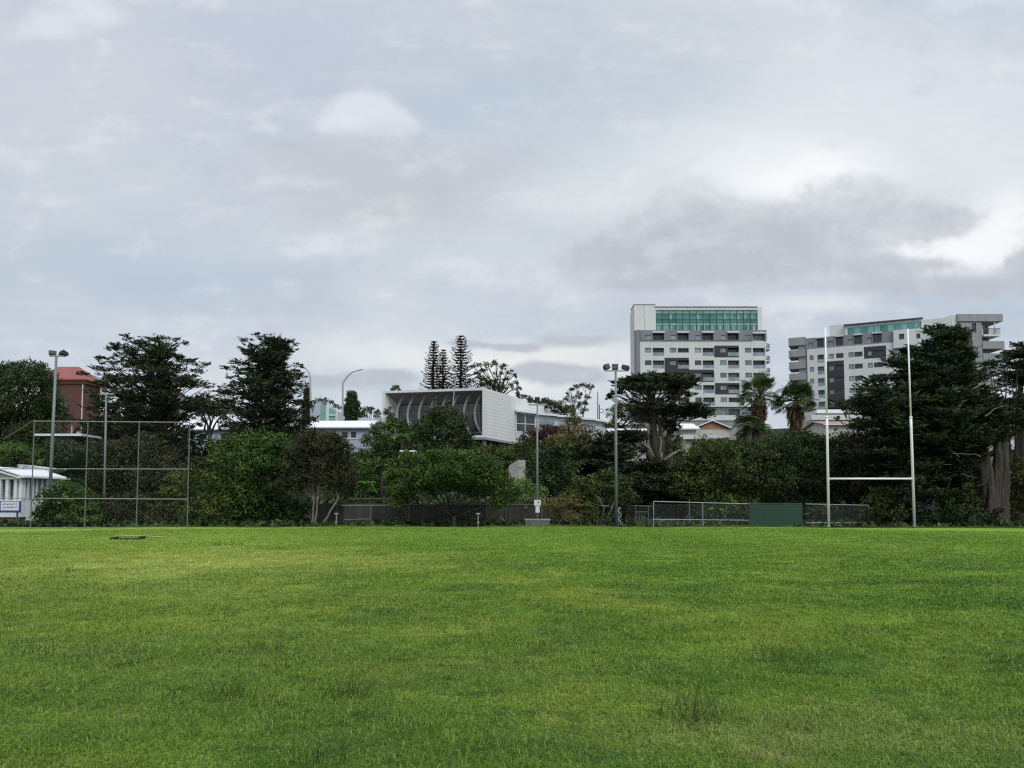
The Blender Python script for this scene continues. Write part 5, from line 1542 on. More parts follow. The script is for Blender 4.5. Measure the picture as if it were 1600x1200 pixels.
# ------------------------------------------------------------------ trees, back to front
# skyline trees far behind
def norfolk(label, px, ytop, ybot, hw, Y, seed, flare=1.0):
    rng = np.random.default_rng(seed)
    b = ground_pt(px, Y); org = np.array(tuple(b)); s = MPP(Y)
    o = thing('norfolk_pine', label, 'tree', b, group='tall tiered pines on the skyline')
    tm, cm = MB(), MB()
    top = np.array(tuple(P(px, ytop, Y))) - org
    tm.tube([np.zeros(3), top * .5, top], [.45, .3, .05], 8)
    n = int((ybot - ytop) / 4.0)
    for i in range(n):
        f = (i + .3) / n; z = top[2] - f * (ybot - ytop) * s
        ln = 1.35 * hw * s * (.12 + .88 * f ** .9) * rng.uniform(.82, 1.1) * (1.3 if rng.random() < .12 else 1)
        ph = rng.uniform(0, 6.28)
        for k in range(7):
            az = ph + k * PI * 2 / 7 + rng.normal(0, .08)
            d = np.array([math.cos(az), math.sin(az), 0]); r = np.array([-d[1], d[0], 0])
            t = np.linspace(0, 1, 8); L = ln * rng.uniform(.7, 1.08)
            pts = np.array([0, 0, z]) + d * (t * L)[:, None] + np.array([0, 0, 1.]) * ((-.10 * np.sin(t * PI) + (.40 - .35 * f) * t ** 3) * L)[:, None]
            tm.tube(pts, np.linspace(.08, .03, 8), 4)
            m = int(7 + L * 7); qs = []
            for q in range(m):
                u = rng.uniform(.12, 1) ; p = np.array([np.interp(u, t, pts[:, c]) for c in range(3)])
                sg = rng.choice([-1, 1]); w = .40 + .34 * rng.random()
                e = p + (r * sg * .55 + d * .55) * w + np.array([0, 0, rng.uniform(0, .4) * w]); sd = (d * .5 - r * sg * .3) * .26
                qs.append([p, (p + e) / 2 + sd, e, (p + e) / 2 - sd])
            cm.quads(qs, rng.random(m))
    tm.build('trunk', M_BARK, o); cm.build('crown', LM['conifer'], o)


norfolk('left tiered pine of the skyline pair above the box-shaped hall', 677, 534, 612, 20, 165, 1)
norfolk('short slim tiered pine between the two tall skyline pines', 692, 547, 612, 15, 168, 2)
norfolk('tallest tiered pine on the skyline above the box-shaped hall', 720, 525, 612, 25, 163, 3)

broad_tree('gum_tree', 'wide domed gum tree on the skyline right of the tallest tiered pine', 'tree', 165, 778,
           [(772, 600, 20, 7), (745, 597, 14, 9), (763, 571, 7, 5), (775, 569, 8, 5), (785, 573, 8, 5), (794, 579, 7, 5), (801, 587, 6, 6), (805, 597, 5, 7), (797, 603, 6, 5), (758, 580, 8, 4), (748, 583, 6, 3), (777, 585, 9, 3), (789, 591, 7, 4), (760, 592, 10, 5), (808, 606, 5, 4), (783, 606, 12, 5), (740, 573, 4, 2), (750, 571, 5, 2.5)],
           pal='dark', lw=.24, ll=.42, K=.65, clump=.6, trunk=.4, fork=(778, 622), seed=5, limbs=18, bark=M_BARK)
broad_tree('gum_tree', 'slender open gum tree on the skyline above the low wing', 'tree', 150, 902,
           [(914, 602, 10, 4.5), (903, 604, 8, 4), (924, 606, 5, 4.5), (893, 611, 6, 4), (888, 619, 5, 5), (899, 622, 8, 6), (917, 622, 4.5, 6), (915, 630, 4, 4), (884, 628, 7, 6), (905, 636, 8, 7), (893, 640, 9, 9), (905, 614, 4, 3), (912, 642, 7, 6)],
           pal='dark', lw=.22, ll=.36, K=.6, clump=.5, trunk=.26, fork=(903, 640), seed=6, limbs=14, bark=M_BARKP, stems=2)
broad_tree('hill_tree', 'rounded bushy tree on the hill behind the roof vents of the low wing', 'tree', 230, 860,
           [(852, 632, 17, 9), (868, 636, 15, 9), (878, 642, 14, 9), (840, 634, 10, 8), (886, 645, 12, 8)], pal='olive', lw=.3, ll=.42, K=.9, clump=.8, trunk=.4, seed=7)
broad_tree('hill_tree', 'low dark tree on the hill just right of the domed gum tree', 'tree', 210, 818,
           [(815, 620, 8, 5), (823, 624, 7, 5), (832, 630, 7, 5), (810, 614, 4, 3)], pal='dark', lw=.28, ll=.4, K=.8, clump=.6, trunk=.3, seed=8)
broad_tree('hill_tree', 'hazy feathery tree behind the distant white office building', 'tree', 230, 515,
           [(497, 627, 10, 4), (508, 626, 9, 4), (518, 630, 9, 5), (526, 638, 8, 7), (505, 633, 8, 4), (531, 646, 7, 8), (490, 636, 8, 7)], pal='grey', lw=.3, ll=.4, K=.55, clump=.7, trunk=.3, seed=9, limbs=8)
broad_tree('hill_tree', 'low rounded tree between the pointed cypress and the box-shaped hall', 'tree', 190, 578,
           [(572, 641, 9, 6), (583, 643, 8, 7), (590, 650, 7, 8), (566, 650, 8, 8)], pal='olive', lw=.28, ll=.4, K=.8, clump=.6, trunk=.3, seed=10)
broad_tree('hill_tree', 'dark tuft of a tree peeping over the left end of the box-shaped hall roof', 'tree', 170, 619,
           [(619, 607, 8, 4.5), (618, 613, 9, 5)], pal='dark', lw=.22, ll=.32, K=1.2, clump=.4, trunk=.3, seed=11)
layered_tree('cypress', 'broad pointed dark cypress behind the pale blue house roof', 'tree', 132, 550, 550, [(615, 548, 552), (625, 543, 557), (640, 540, 560), (660, 537, 562), (685, 537, 562)], 3.2, 11, (6, 6), pal='dark', style='broad', clump=.4, lw=.18, ll=.28, K=.75, trunk=.25, seed=12)
layered_tree('cypress', 'narrow dark cypress beside the left curved street lamp', 'tree', 125, 480, 480, [(609, 479.3, 480.7), (620, 477, 483.5), (640, 474, 486), (670, 473, 488)], 3.2, 10, (4, 5), pal='conifer', style='broad', clump=.35, lw=.17, ll=.26, K=.7, trunk=.2, seed=13)
broad_tree('hill_tree', 'dark rounded tree behind the pale street light of the layered cypress', 'tree', 118, 968,
           [(960, 650, 14, 12), (976, 640, 20, 9), (996, 640, 18, 9), (955, 664, 12, 12), (1010, 652, 16, 12), (985, 655, 18, 10)], pal='olive', lw=.2, ll=.32, K=.9, clump=.6, trunk=.3, seed=14)

# left group
broad_tree('spreading_tree', 'broad dark rounded tree at the far left edge with yellowish tips', 'tree', 84, 20,
           [(-30, 600, 45, 34), (15, 598, 34, 28), (50, 592, 30, 22), (72, 605, 18, 24), (30, 635, 40, 26), (68, 645, 24, 24), (0, 660, 45, 30), (55, 680, 34, 20), (-30, 680, 45, 30), (80, 628, 12, 18), (60, 575, 12, 7), (20, 574, 14, 6), (92, 655, 14, 20)],
           pal='dark', lw=.16, ll=.26, K=1.35, clump=.7, trunk=.5, fork=(15, 690), seed=20)
layered_tree('cedar_tree', 'large dark cedar with ragged upswept tiers left of centre-left, behind the backstop fence', 'tree', 86, [(520, 245), (600, 232), (650, 215), (760, 205)], 205,
             [(527, 205, 262), (533, 204, 268), (541, 192, 280), (550, 194, 276), (556, 176, 270), (564, 182, 298), (570, 160, 306), (576, 165, 316), (584, 150, 303), (592, 140, 320), (600, 150, 326), (612, 140, 334), (625, 145, 338), (645, 140, 340), (660, 140, 330), (690, 150, 300), (720, 150, 290), (750, 160, 280)],
             8.0, 7, (10, 3.4), lw=.11, ll=.32, K=.62, trunk=.5, seed=21, up=.7, gap=.22, clump=.5, inner=2, asc=.6)
layered_tree('cedar_tree', 'tall dark cedar with a pointed crown left of the curved street lamp', 'tree', 82, [(527, 430), (620, 420), (700, 415)], 415,
             [(527, 414, 442), (532, 402, 452), (540, 390, 456), (548, 386, 462), (556, 382, 455), (566, 374, 450), (576, 370, 462), (590, 362, 470), (602, 360, 473), (612, 352, 472), (622, 350, 462), (635, 345, 478), (650, 346, 482), (670, 345, 484), (690, 350, 480), (710, 360, 470)],
             7.4, 8, (9.5, 3.6), lw=.11, ll=.31, K=.64, trunk=.5, seed=22, up=.7, asc=.5, gap=.16, clump=.45, inner=2)
broad_tree('background_tree', 'dark rounded tree filling the gap between the two big cedars', 'tree', 98, 335,
           [(322, 622, 14, 9), (335, 640, 22, 14), (310, 640, 18, 10), (350, 645, 20, 14), (300, 632, 16, 10)], pal='conifer', lw=.18, ll=.32, K=.9, clump=.6, trunk=.35, seed=23)
broad_tree('background_tree', 'tangled dark tree behind the left half of the backstop fence', 'tree', 76, 100,
           [(20, 715, 34, 26), (60, 710, 30, 20), (100, 711, 34, 20), (150, 714, 28, 24), (120, 735, 40, 26), (165, 735, 30, 24), (80, 732, 30, 20), (150, 765, 36, 22), (110, 765, 30, 20)],
           pal='dark', lw=.16, ll=.28, K=.95, clump=.6, trunk=.4, seed=24)
broad_tree('background_tree', 'dark brownish tree behind the right half of the backstop fence', 'tree', 74, 230,
           [(190, 705, 28, 24), (225, 705, 32, 26), (262, 718, 26, 18), (200, 745, 34, 26), (240, 748, 36, 28), (280, 750, 30, 24), (255, 780, 36, 24), (205, 780, 36, 24), (305, 735, 20, 20)],
           pal='brown', lw=.16, ll=.28, K=.95, clump=.6, trunk=.4, seed=25)
broad_tree('fern_bush', 'mid-green ferny bush at far left above the clubhouse roof', 'bush', 66, 20, [(15, 700, 20, 12), (38, 708, 16, 10), (-5, 712, 18, 14), (55, 716, 12, 8)], pal='green', lw=.12, ll=.45, K=.6, clump=.5, trunk=.1, seed=26)
broad_tree('shrub', 'green rounded shrub in front of the clubhouse corner behind the fence', 'shrub', 55, 105,
           [(105, 773, 28, 15), (82, 785, 26, 18), (125, 780, 26, 16), (95, 803, 36, 18), (130, 803, 30, 18), (148, 790, 18, 16), (70, 800, 16, 18), (108, 762, 18, 8)],
           pal='green', lw=.12, ll=.2, K=1.0, clump=.4, trunk=.14, seed=27)
broad_tree('shrub', 'dull dark shrub with sparse leaves under the right half of the backstop fence', 'shrub', 56, 210,
           [(165, 800, 24, 20), (195, 798, 26, 22), (228, 800, 26, 20), (212, 780, 22, 12), (255, 805, 22, 18)], pal='brown', lw=.11, ll=.2, K=.9, clump=.4, trunk=.12, seed=28)
broad_tree('shrub', 'yellow-green shrub against the right end of the backstop fence', 'shrub', 57, 310,
           [(275, 750, 16, 12), (300, 745, 20, 14), (320, 755, 18, 12), (335, 772, 18, 14), (290, 775, 26, 18), (315, 795, 28, 22), (345, 800, 16, 18), (275, 800, 24, 20), (262, 772, 14, 12)],
           pal='yellow', lw=.12, ll=.22, K=.95, clump=.4, trunk=.12, seed=29)
broad_tree('broadleaf_tree', 'big mid-green rounded tree left of the brown-leaved tree', 'tree', 62, 385,
           [(385, 695, 42, 20), (355, 712, 30, 24), (415, 705, 34, 24), (385, 730, 44, 28), (350, 745, 26, 26), (420, 745, 30, 30), (385, 775, 40, 30), (425, 790, 26, 26), (370, 802, 34, 20), (335, 725, 14, 18), (440, 690, 16, 12), (410, 808, 26, 14)],
           pal='green', lw=.14, ll=.24, K=1.0, clump=.5, trunk=.3, seed=30)
broad_tree('brown_tree', 'brown-leaved rounded tree with pale forked trunks left of the round centre tree', 'tree', 58, 493,
           [(500, 695, 36, 20), (470, 705, 26, 20), (530, 710, 26, 24), (500, 725, 44, 24), (465, 735, 24, 22), (537, 738, 22, 20), (500, 750, 36, 16), (455, 758, 16, 16), (540, 758, 16, 14), (520, 690, 18, 14), (480, 683, 18, 10)],
           pal='brown', lw=.10, ll=.2, K=1.05, clump=.4, trunk=.14, fork=(496, 775), seed=31, bark=M_BARKP, stems=3, limbs=10)
broad_tree('shrub', 'dark low shrub filling the space under the brown-leaved tree', 'shrub', 63, 455,
           [(445, 795, 26, 22), (470, 800, 20, 18), (430, 775, 20, 18), (520, 800, 22, 12), (540, 790, 16, 12)], pal='dark', lw=.12, ll=.22, K=.9, clump=.4, trunk=.12, seed=32)

# centre group
broad_tree('slope_tree', 'olive tree on the slope below the pale blue house and left of the hall', 'tree', 92, 598,
           [(600, 672, 20, 14), (618, 668, 18, 12), (585, 690, 20, 16), (610, 695, 26, 18), (640, 690, 16, 16), (575, 712, 20, 16), (605, 718, 24, 16), (632, 672, 12, 12)], pal='green', lw=.16, ll=.26, K=.9, clump=.5, trunk=.3, seed=40)
broad_tree('slope_tree', 'small dark shrub against the left end wall of the box-shaped hall', 'shrub', 116, 607, [(607, 648, 8, 12), (612, 656, 8, 8)], pal='dark', lw=.16, ll=.24, K=1, clump=.4, trunk=.15, seed=41)
broad_tree('dark_tree', 'dense dark green tree in front of the bowed shades of the hall', 'tree', 88, 695,
           [(690, 652, 26, 14), (670, 665, 22, 16), (712, 662, 22, 16), (690, 680, 44, 20), (660, 692, 22, 16), (722, 690, 20, 18), (690, 705, 40, 16), (703, 645, 14, 8), (678, 646, 10, 7), (735, 702, 14, 14)],
           pal='dark', lw=.16, ll=.26, K=1.1, clump=.55, trunk=.3, seed=42)
broad_tree('twiggy_tree', 'thin pale-leaved twiggy tree rising over the dense dark tree before the hall', 'tree', 92, 682,
           [(672, 642, 7, 6), (690, 636, 6, 6), (700, 632, 5, 5), (660, 655, 6, 6), (650, 664, 6, 5), (708, 640, 5, 5), (680, 628, 4, 4), (730, 662, 6, 6), (725, 652, 4, 4)], pal='grey', lw=.10, ll=.3, K=.35, clump=.6, trunk=.12, fork=(680, 668), bark=M_BARKP, seed=43, limbs=9)
broad_tree('slope_tree', 'olive leafy tree under the columns of the box-shaped hall', 'tree', 84, 770,
           [(757, 708, 18, 14), (780, 716, 18, 13), (800, 712, 16, 12), (765, 730, 22, 14), (795, 735, 18, 12), (742, 712, 12, 14), (775, 748, 26, 14), (750, 750, 20, 14)],
           pal='olive', lw=.15, ll=.26, K=.9, clump=.5, trunk=.25, seed=44)
broad_tree('slope_tree', 'dark green tree on the slope left of and behind the round centre tree', 'tree', 78, 560,
           [(545, 725, 22, 16), (570, 735, 24, 16), (590, 745, 24, 18), (550, 750, 26, 18), (575, 765, 26, 18), (600, 730, 18, 14), (615, 750, 16, 18), (545, 775, 20, 14)],
           pal='green', lw=.14, ll=.25, K=.9, clump=.5, trunk=.25, seed=45)
broad_tree('round_tree', 'wide rounded green tree with low spreading dark limbs in the centre at the field edge', 'tree', 57, 709,
           [(705, 720, 46, 15), (660, 728, 34, 16), (750, 728, 32, 16), (640, 748, 30, 20), (700, 742, 52, 18), (765, 748, 28, 20), (622, 765, 18, 20), (785, 768, 18, 20), (655, 765, 30, 14), (745, 766, 32, 14), (705, 758, 36, 12), (630, 784, 16, 15), (785, 785, 16, 11), (640, 716, 16, 9), (735, 714, 20, 8), (612, 745, 9, 12), (799, 775, 7, 12), (680, 712, 18, 7), (765, 735, 18, 12)],
           pal='green', lw=.11, ll=.2, K=1.25, clump=.42, trunk=.19, fork=(709, 806), seed=46, limbs=20, stems=3, depth=.5)
broad_tree('maroon_shrub', 'reddish-brown leaved shrub below the strip window of the hall side', 'shrub', 90, 850,
           [(855, 672, 20, 8), (835, 682, 20, 9), (870, 674, 16, 8), (820, 690, 12, 8), (850, 688, 22, 9)], pal='maroon', lw=.13, ll=.24, K=1, clump=.4, trunk=.15, seed=47)
broad_tree('olive_shrub', 'layered olive shrub left of the slim floodlight pole on the slope', 'shrub', 80, 815,
           [(815, 700, 14, 9), (822, 712, 18, 9), (812, 724, 14, 8), (828, 690, 9, 6), (835, 720, 12, 10)], pal='olive', lw=.14, ll=.26, K=.95, clump=.4, trunk=.14, seed=48)
broad_tree('golden_tree', 'yellowish flowering tree with loose upright sprays in front of the low wing', 'tree', 82, 893,
           [(895, 655, 11, 12), (890, 672, 18, 10), (912, 672, 16, 10), (880, 685, 22, 10), (925, 683, 16, 11), (900, 690, 24, 10), (865, 690, 14, 10), (932, 692, 9, 9), (893, 646, 7, 8), (904, 660, 9, 9)],
           pal='straw', lw=.10, ll=.3, K=.75, clump=.45, trunk=.2, seed=49)
broad_tree('broadleaf_tree', 'dark bluish-green tree right of the slim floodlight pole', 'tree', 66, 862,
           [(860, 715, 26, 16), (845, 735, 24, 18), (880, 735, 26, 18), (862, 755, 32, 16), (850, 770, 22, 12), (890, 755, 18, 14), (870, 705, 18, 10)], pal='dark', lw=.14, ll=.24, K=1.0, clump=.45, trunk=.22, seed=50)
broad_tree('broadleaf_tree', 'olive-brown tree below the yellowish flowering tree', 'tree', 72, 915,
           [(900, 708, 26, 14), (930, 710, 22, 14), (915, 725, 30, 16), (945, 730, 20, 16), (890, 722, 18, 12)], pal='olive', lw=.15, ll=.26, K=.95, clump=.45, trunk=.22, seed=51)
layered_tree('low_conifer', 'dark low conifer spreading left of the three-headed floodlight pole', 'tree', 70, 950, 950,
             [(688, 930, 962), (696, 915, 985), (708, 905, 990), (722, 900, 1000), (740, 905, 1010), (760, 915, 1010)], 7, 6, (14, 4), K=.85, lw=.12, ll=.34, trunk=.25, seed=52, clump=.45)
broad_tree('shrub', 'twiggy green shrub with scattered leaves at the field edge below the three-headed floodlight', 'shrub', 56.5, 935,
           [(915, 760, 24, 16), (945, 752, 26, 18), (970, 770, 20, 22), (930, 785, 30, 20), (960, 798, 22, 18), (905, 790, 18, 16), (985, 785, 12, 18), (925, 808, 18, 10)], pal='olive', lw=.12, ll=.22, K=.75, clump=.45, trunk=.14, fork=(935, 790), seed=53, stems=3, bark=M_BARKP, limbs=10)
broad_tree('shrub', 'yellow-brown twiggy shrub over thin stakes right of the stone planter', 'shrub', 56, 885,
           [(865, 790, 16, 10), (885, 785, 20, 12), (905, 795, 16, 12), (870, 805, 16, 10), (850, 790, 12, 10), (893, 808, 16, 8)], pal='straw', lw=.08, ll=.2, K=.6, clump=.4, trunk=.08, seed=54, stems=3, bark=M_BARKG)
broad_tree('fern_bush', 'light green drooping bush behind the slim floodlight pole foot', 'bush', 62, 825,
           [(822, 770, 18, 12), (840, 778, 14, 10), (812, 785, 16, 12), (848, 768, 8, 8), (835, 792, 14, 8), (806, 757, 15, 9), (798, 766, 14, 10), (820, 756, 10, 8)], pal='fern', style='droop', lw=.09, ll=.34, K=.7, clump=.45, trunk=.1, seed=55)


def flat_cypress():
    """old layered cypress: bare trunk, flat plates, pale dead limbs at its foot"""
    Y = 76.0; rng = np.random.default_rng(77); b = ground_pt(1025, Y); org = np.array(tuple(b)); s = MPP(Y)
    o = thing('layered_cypress', 'old layered cypress with flat dark tiers and pale dead limbs, before the taller tower', 'tree', b)
    PP = lambda x, y, d=0: np.array(tuple(P(x, y, Y + d))) - org
    tm = MB()
    tm.tube([PP(1024, 790), PP(1024, 722), PP(1021, 690), PP(1020, 655), PP(1020, 632), PP(1015, 618), PP(1012, 604)], [.85, .58, .42, .34, .27, .2, .12], 12)
    tm.tube([PP(1034, 720, -.5), PP(1035, 690, -.5), PP(1030, 660, -.3), PP(1026, 645)], [.3, .22, .16, .1], 8)
    tm.tube([PP(1014, 720, -.6), PP(1012, 700, -.6), PP(1015, 670, -.3), PP(1018, 650)], [.28, .2, .14, .08], 8)
    PL = [(1012, 596, 34, 6, 0), (1040, 594, 34, 7, -1.5), (990, 599, 26, 6, 1), (975, 603, 14, 5, -1), (1062, 598, 26, 6, 1.5), (1028, 590, 22, 5, 1), (1005, 606, 26, 4, -2.5), (1050, 606, 26, 4, 2), (1022, 602, 30, 5, 3), (1078, 602, 12, 3, 0), (1000, 590, 14, 3, 0),
          (960, 616, 9, 3.5, -.5), (953, 621, 6, 2.5, -.5), (968, 611, 8, 3, -1), (1075, 617, 9, 2.5, 1), (1060, 614, 12, 2.5, .5), (1052, 620, 9, 3, -1),
          (1060, 637, 26, 6, -1), (1085, 642, 24, 6, .5), (1045, 642, 20, 6, 1), (1098, 648, 14, 5, 0), (1070, 648, 26, 5, 2), (1010, 640, 14, 4, -2), (1080, 632, 14, 3, -1), (1000, 648, 14, 4, 2),
          (985, 678, 22, 5, -.5), (968, 683, 18, 5, 0), (1000, 683, 14, 4, -1), (955, 690, 12, 4, .5), (1050, 668, 12, 8, 2), (1040, 660, 12, 8, 2), (980, 690, 16, 3, 1), (948, 682, 10, 3, 0)]
    lobes = []
    for (x, y, rx, ry, d) in PL:
        c = PP(x, y, d * 1.3); lobes.append((c, (rx * s, rx * s * .8, ry * s)))
        jy = 634 if y < 612 else (640 if y < 628 else (662 if y < 655 else 706))
        root = PP(1020 + (x - 1020) * .04, jy)
        pts = curve_pts(root, c - np.array([0, 0, ry * s * .3]), -.04, rng, 7, .05); tm.tube(pts, np.linspace(.13 if rx > 20 else .07, .035, 7), 6)
        for q in range(4):
            e = c + np.array([rng.uniform(-.9, .9) * rx * s, rng.uniform(-.6, .6) * rx * s, rng.uniform(-.3, .5) * ry * s]); tm.tube(curve_pts(pts[3 + q // 2], e, .0, rng, 5, .06), np.linspace(.05, .012, 5), 4)
    for q in range(46):   # bare dead twigs between the tiers
        side = rng.choice([-1, 1], p=[.7, .3]); y = rng.uniform(620, 655)
        a = PP(1020, y + 8); e = PP(1020 + side * rng.uniform(18, 52), y - rng.uniform(-6, 14), rng.uniform(-2, 2)); pts = curve_pts(a, e, rng.uniform(-.1, .12), rng, 7, .09)
        tm.tube(pts, np.linspace(.06, .015, 7), 4)
        for w in range(2): tm.tube(curve_pts(pts[4], pts[4] + rng.normal(0, .8, 3), .05, rng, 4, .1), [.03, .02, .015, .01], 3)
    tm.build('trunk', M_BARKG, o, smooth_=True)
    dm = MB()
    for P_, r in (([PP(1022, 718, -1), PP(1014, 700, -1.2), PP(1006, 694, -1.3), PP(996, 691, -1.2)], [.22, .17, .13, .07]),
                  ([PP(1030, 722, -1.2), PP(1042, 717, -1.6), PP(1052, 709, -1.7), PP(1064, 703, -1.6), PP(1068, 697, -1.6)], [.26, .2, .16, .11, .04]),
                  ([PP(1029, 718, -1.1), PP(1032, 700, -1.2), PP(1033, 688, -1.2), PP(1031, 682, -1.2)], [.16, .13, .11, .06]),
                  ([PP(1016, 716, -1.1), PP(1012, 690, -1.1), PP(1013, 672, -1.1), PP(1014, 662, -1.1)], [.22, .18, .13, .05]),
                  ([PP(1033, 720, -1.2), PP(1034, 706, -1.3)], [.2, .1]),
                  ([PP(1038, 740, -1.2), PP(1055, 738, -1.6), PP(1070, 741, -1.7), PP(1090, 742, -1.6)], [.12, .14, .12, .05])):
        dm.tube(curve_pts(P_[0], P_[0], 0, rng, 2) if len(P_) < 2 else P_, r, 7)
    dm.build('dead_limb', M_BARKP, o, smooth_=True)
    cm = MB(); lobe_foliage(cm, rng, lobes, .12, .30, 1.5, 'plate', .45); cm.build('crown', LM['conifer'], o)


flat_cypress()
layered_tree('low_conifer', 'dark spreading conifer skirt below the trunk of the layered cypress', 'tree', 66, 1020, 1020,
             [(726, 1000, 1050), (734, 975, 1075), (748, 965, 1090), (765, 965, 1090), (785, 970, 1085), (805, 980, 1075)], 8, 7, (16, 4.5), K=.85, lw=.12, ll=.34, trunk=.3, seed=60, clump=.45, bark=M_BARKG)
broad_tree('broadleaf_tree', 'olive tree behind the layered cypress trunk, left of the cream houses', 'tree', 92, 1048,
           [(1048, 665, 14, 12), (1055, 690, 14, 14), (1040, 700, 18, 14), (1055, 712, 18, 12), (1000, 665, 14, 8), (1000, 706, 20, 14), (975, 706, 16, 12)], pal='olive', lw=.16, ll=.28, K=.8, clump=.5, trunk=.25, seed=61)

# palms
def fan_palm(label, px, Y, ytop, yc, yskirt, rad, seed, leans=0):
    rng = np.random.default_rng(seed); b = ground_pt(px, Y); org = np.array(tuple(b)); s = MPP(Y)
    o = thing('fan_palm', label, 'palm tree', b, group='fan palms in front of the apartment buildings')
    c = np.array(tuple(P(px, yc, Y))) - org
    t = MB(); t.tube([np.zeros(3), c * .5, c], [.5, .38, .34], 10); t.build('trunk', M_BARKG, o, smooth_=True)
    cm = MB(); R_ = rad * s
    for i in range(64):
        el = rng.uniform(-.6, 1.45); az = rng.uniform(0, 2 * PI); d = [math.cos(az) * math.cos(el), math.sin(az) * math.cos(el), math.sin(el) * ((yc - ytop) / rad)]
        fan(cm, rng, c + np.array([0, 0, .1]), d, R_ * rng.uniform(.45, .75), R_ * rng.uniform(.42, .60), 13, rng.random(), .13)
    cm.build('crown', LM['palm'], o)
    sk = MB(); qs, ts = [], []
    for i in range(900):
        az = rng.uniform(0, 2 * PI); z = rng.uniform(0, 1); zz = c[2] - z * (yskirt - yc) * s * .75
        rr = (.45 + .42 * R_ * (1 - z) ** .8 * min(1, z * 4 + .3)) * rng.uniform(.35, 1.05)
        p = np.array([math.cos(az) * rr * .6, math.sin(az) * rr * .6, zz]); L = rng.uniform(.5, 1.5)
        e = p + np.array([math.cos(az) * .28 * L, math.sin(az) * .28 * L, -L]); w = np.array([-math.sin(az), math.cos(az), 0]) * .07
        qs.append([p - w * .4, p + w * .4, e + w, e - w]); ts.append(rng.random())
    sk.quads(qs, ts); sk.build('dead_frond_skirt', LM['skirt'], o)


fan_palm('green fan palm with a pale brown skirt before the taller tower', 1187, 96, 587, 622, 662, 36, 70)
fan_palm('darker fan palm with a long orange-brown dead skirt, between the apartment buildings', 1244, 94, 599, 628, 688, 34, 71)
broad_tree('background_tree', 'dark rounded top growing through the darker fan palm', 'tree', 97, 1250, [(1250, 607, 15, 10), (1240, 612, 14, 9), (1258, 617, 11, 10)], pal='conifer', lw=.16, ll=.3, K=.9, clump=.5, trunk=.2, seed=72)


def date_palm(label, px, Y, yc, rad, seed, pal='palm', n=34, name='date_palm', cat='palm tree', trunk=.38, group=None, droop=.9, ll=.55):
    rng = np.random.default_rng(seed); b = ground_pt(px, Y); org = np.array(tuple(b)); s = MPP(Y)
    o = thing(name, label, cat, b, group=group)
    c = np.array(tuple(P(px, yc, Y))) - org
    t = MB(); t.tube([np.zeros(3), c * .6, c], [trunk * 1.2, trunk, trunk], 9); t.build('trunk', M_BARKG, o, smooth_=True)
    cm = MB()
    for i in range(n):
        frond(cm, rng, c, rng.uniform(0, 2 * PI), rad * s * rng.uniform(.8, 1.1), rng.uniform(.1, 1.1), droop * rng.uniform(.7, 1.1), 22, ll, .09, rng.random())
    cm.build('crown', LM[pal], o)
    return o


date_palm('feather palm with arching dark fronds in front of the green fan palm', 1180, 88, 672, 38, 73, n=44)
date_palm('dark feather palm peeping behind the left side of the green fan palm', 1165, 93, 655, 26, 74, n=30)
for i_, (px, Y_, yc, rd, pal_, lb) in enumerate((
        (628, 86, 682, 15, 'fern', 'bright tree fern with drooping fronds left of the dense dark tree'),
        (571, 72, 757, 20, 'fern', 'tree fern with arching fronds above the boundary fence left of the round centre tree'),
        (597, 74, 728, 18, 'green', 'dark tree fern at the upper left shoulder of the round centre tree'),
        (640, 88, 700, 16, 'green', 'dull tree fern beside the tiny open shelter'),
        (1118, 59, 797, 16, 'fern', 'pale green fern frond clump behind the low pale pipe fence'),
        (835, 64, 758, 15, 'fern', 'tree fern with pale fronds behind the slim floodlight pole'))):
    date_palm(lb, px, Y_, yc, rd, 80 + i_, pal=pal_, n=16, name='tree_fern', cat='tree fern', trunk=.12, group='tree ferns on the slope', droop=1.0, ll=.32)

# right of centre
broad_tree('broadleaf_tree', 'wide olive-green tree behind the low pale pipe fence', 'tree', 62, 1115,
           [(1090, 715, 30, 18), (1125, 705, 34, 18), (1160, 712, 26, 18), (1075, 740, 26, 20), (1110, 738, 38, 22), (1150, 742, 32, 22), (1095, 765, 36, 18), (1140, 768, 38, 20), (1070, 765, 20, 18), (1175, 735, 16, 20), (1120, 785, 40, 14), (1100, 692, 16, 7)],
           pal='olive', lw=.12, ll=.24, K=1.05, clump=.45, trunk=.28, seed=90)
broad_tree('broadleaf_tree', 'small bright green tree in front of the low cream house', 'tree', 80, 1122, [(1115, 694, 14, 8), (1130, 697, 12, 7), (1105, 700, 10, 7)], pal='green', lw=.14, ll=.24, K=1, clump=.4, trunk=.15, seed=91)
broad_tree('broadleaf_tree', 'wide dark tree behind the green panel and left goal post', 'tree', 63, 1230,
           [(1215, 698, 34, 16), (1250, 690, 34, 16), (1280, 697, 24, 16), (1200, 725, 32, 24), (1240, 720, 40, 24), (1280, 725, 26, 22), (1215, 755, 38, 24), (1260, 755, 36, 24), (1190, 760, 22, 22), (1290, 760, 20, 24), (1240, 782, 50, 14)],
           pal='dark', lw=.12, ll=.24, K=1.05, clump=.45, trunk=.3, seed=92)
broad_tree('broadleaf_tree', 'brownish-green tree seen between the goal posts', 'tree', 66, 1325,
           [(1320, 690, 30, 14), (1345, 700, 26, 16), (1305, 712, 24, 18), (1340, 725, 34, 20), (1370, 720, 20, 18), (1310, 745, 30, 22), (1350, 755, 34, 22), (1320, 780, 36, 20), (1375, 690, 14, 10)],
           pal='brown', lw=.12, ll=.24, K=1.0, clump=.45, trunk=.28, seed=93)
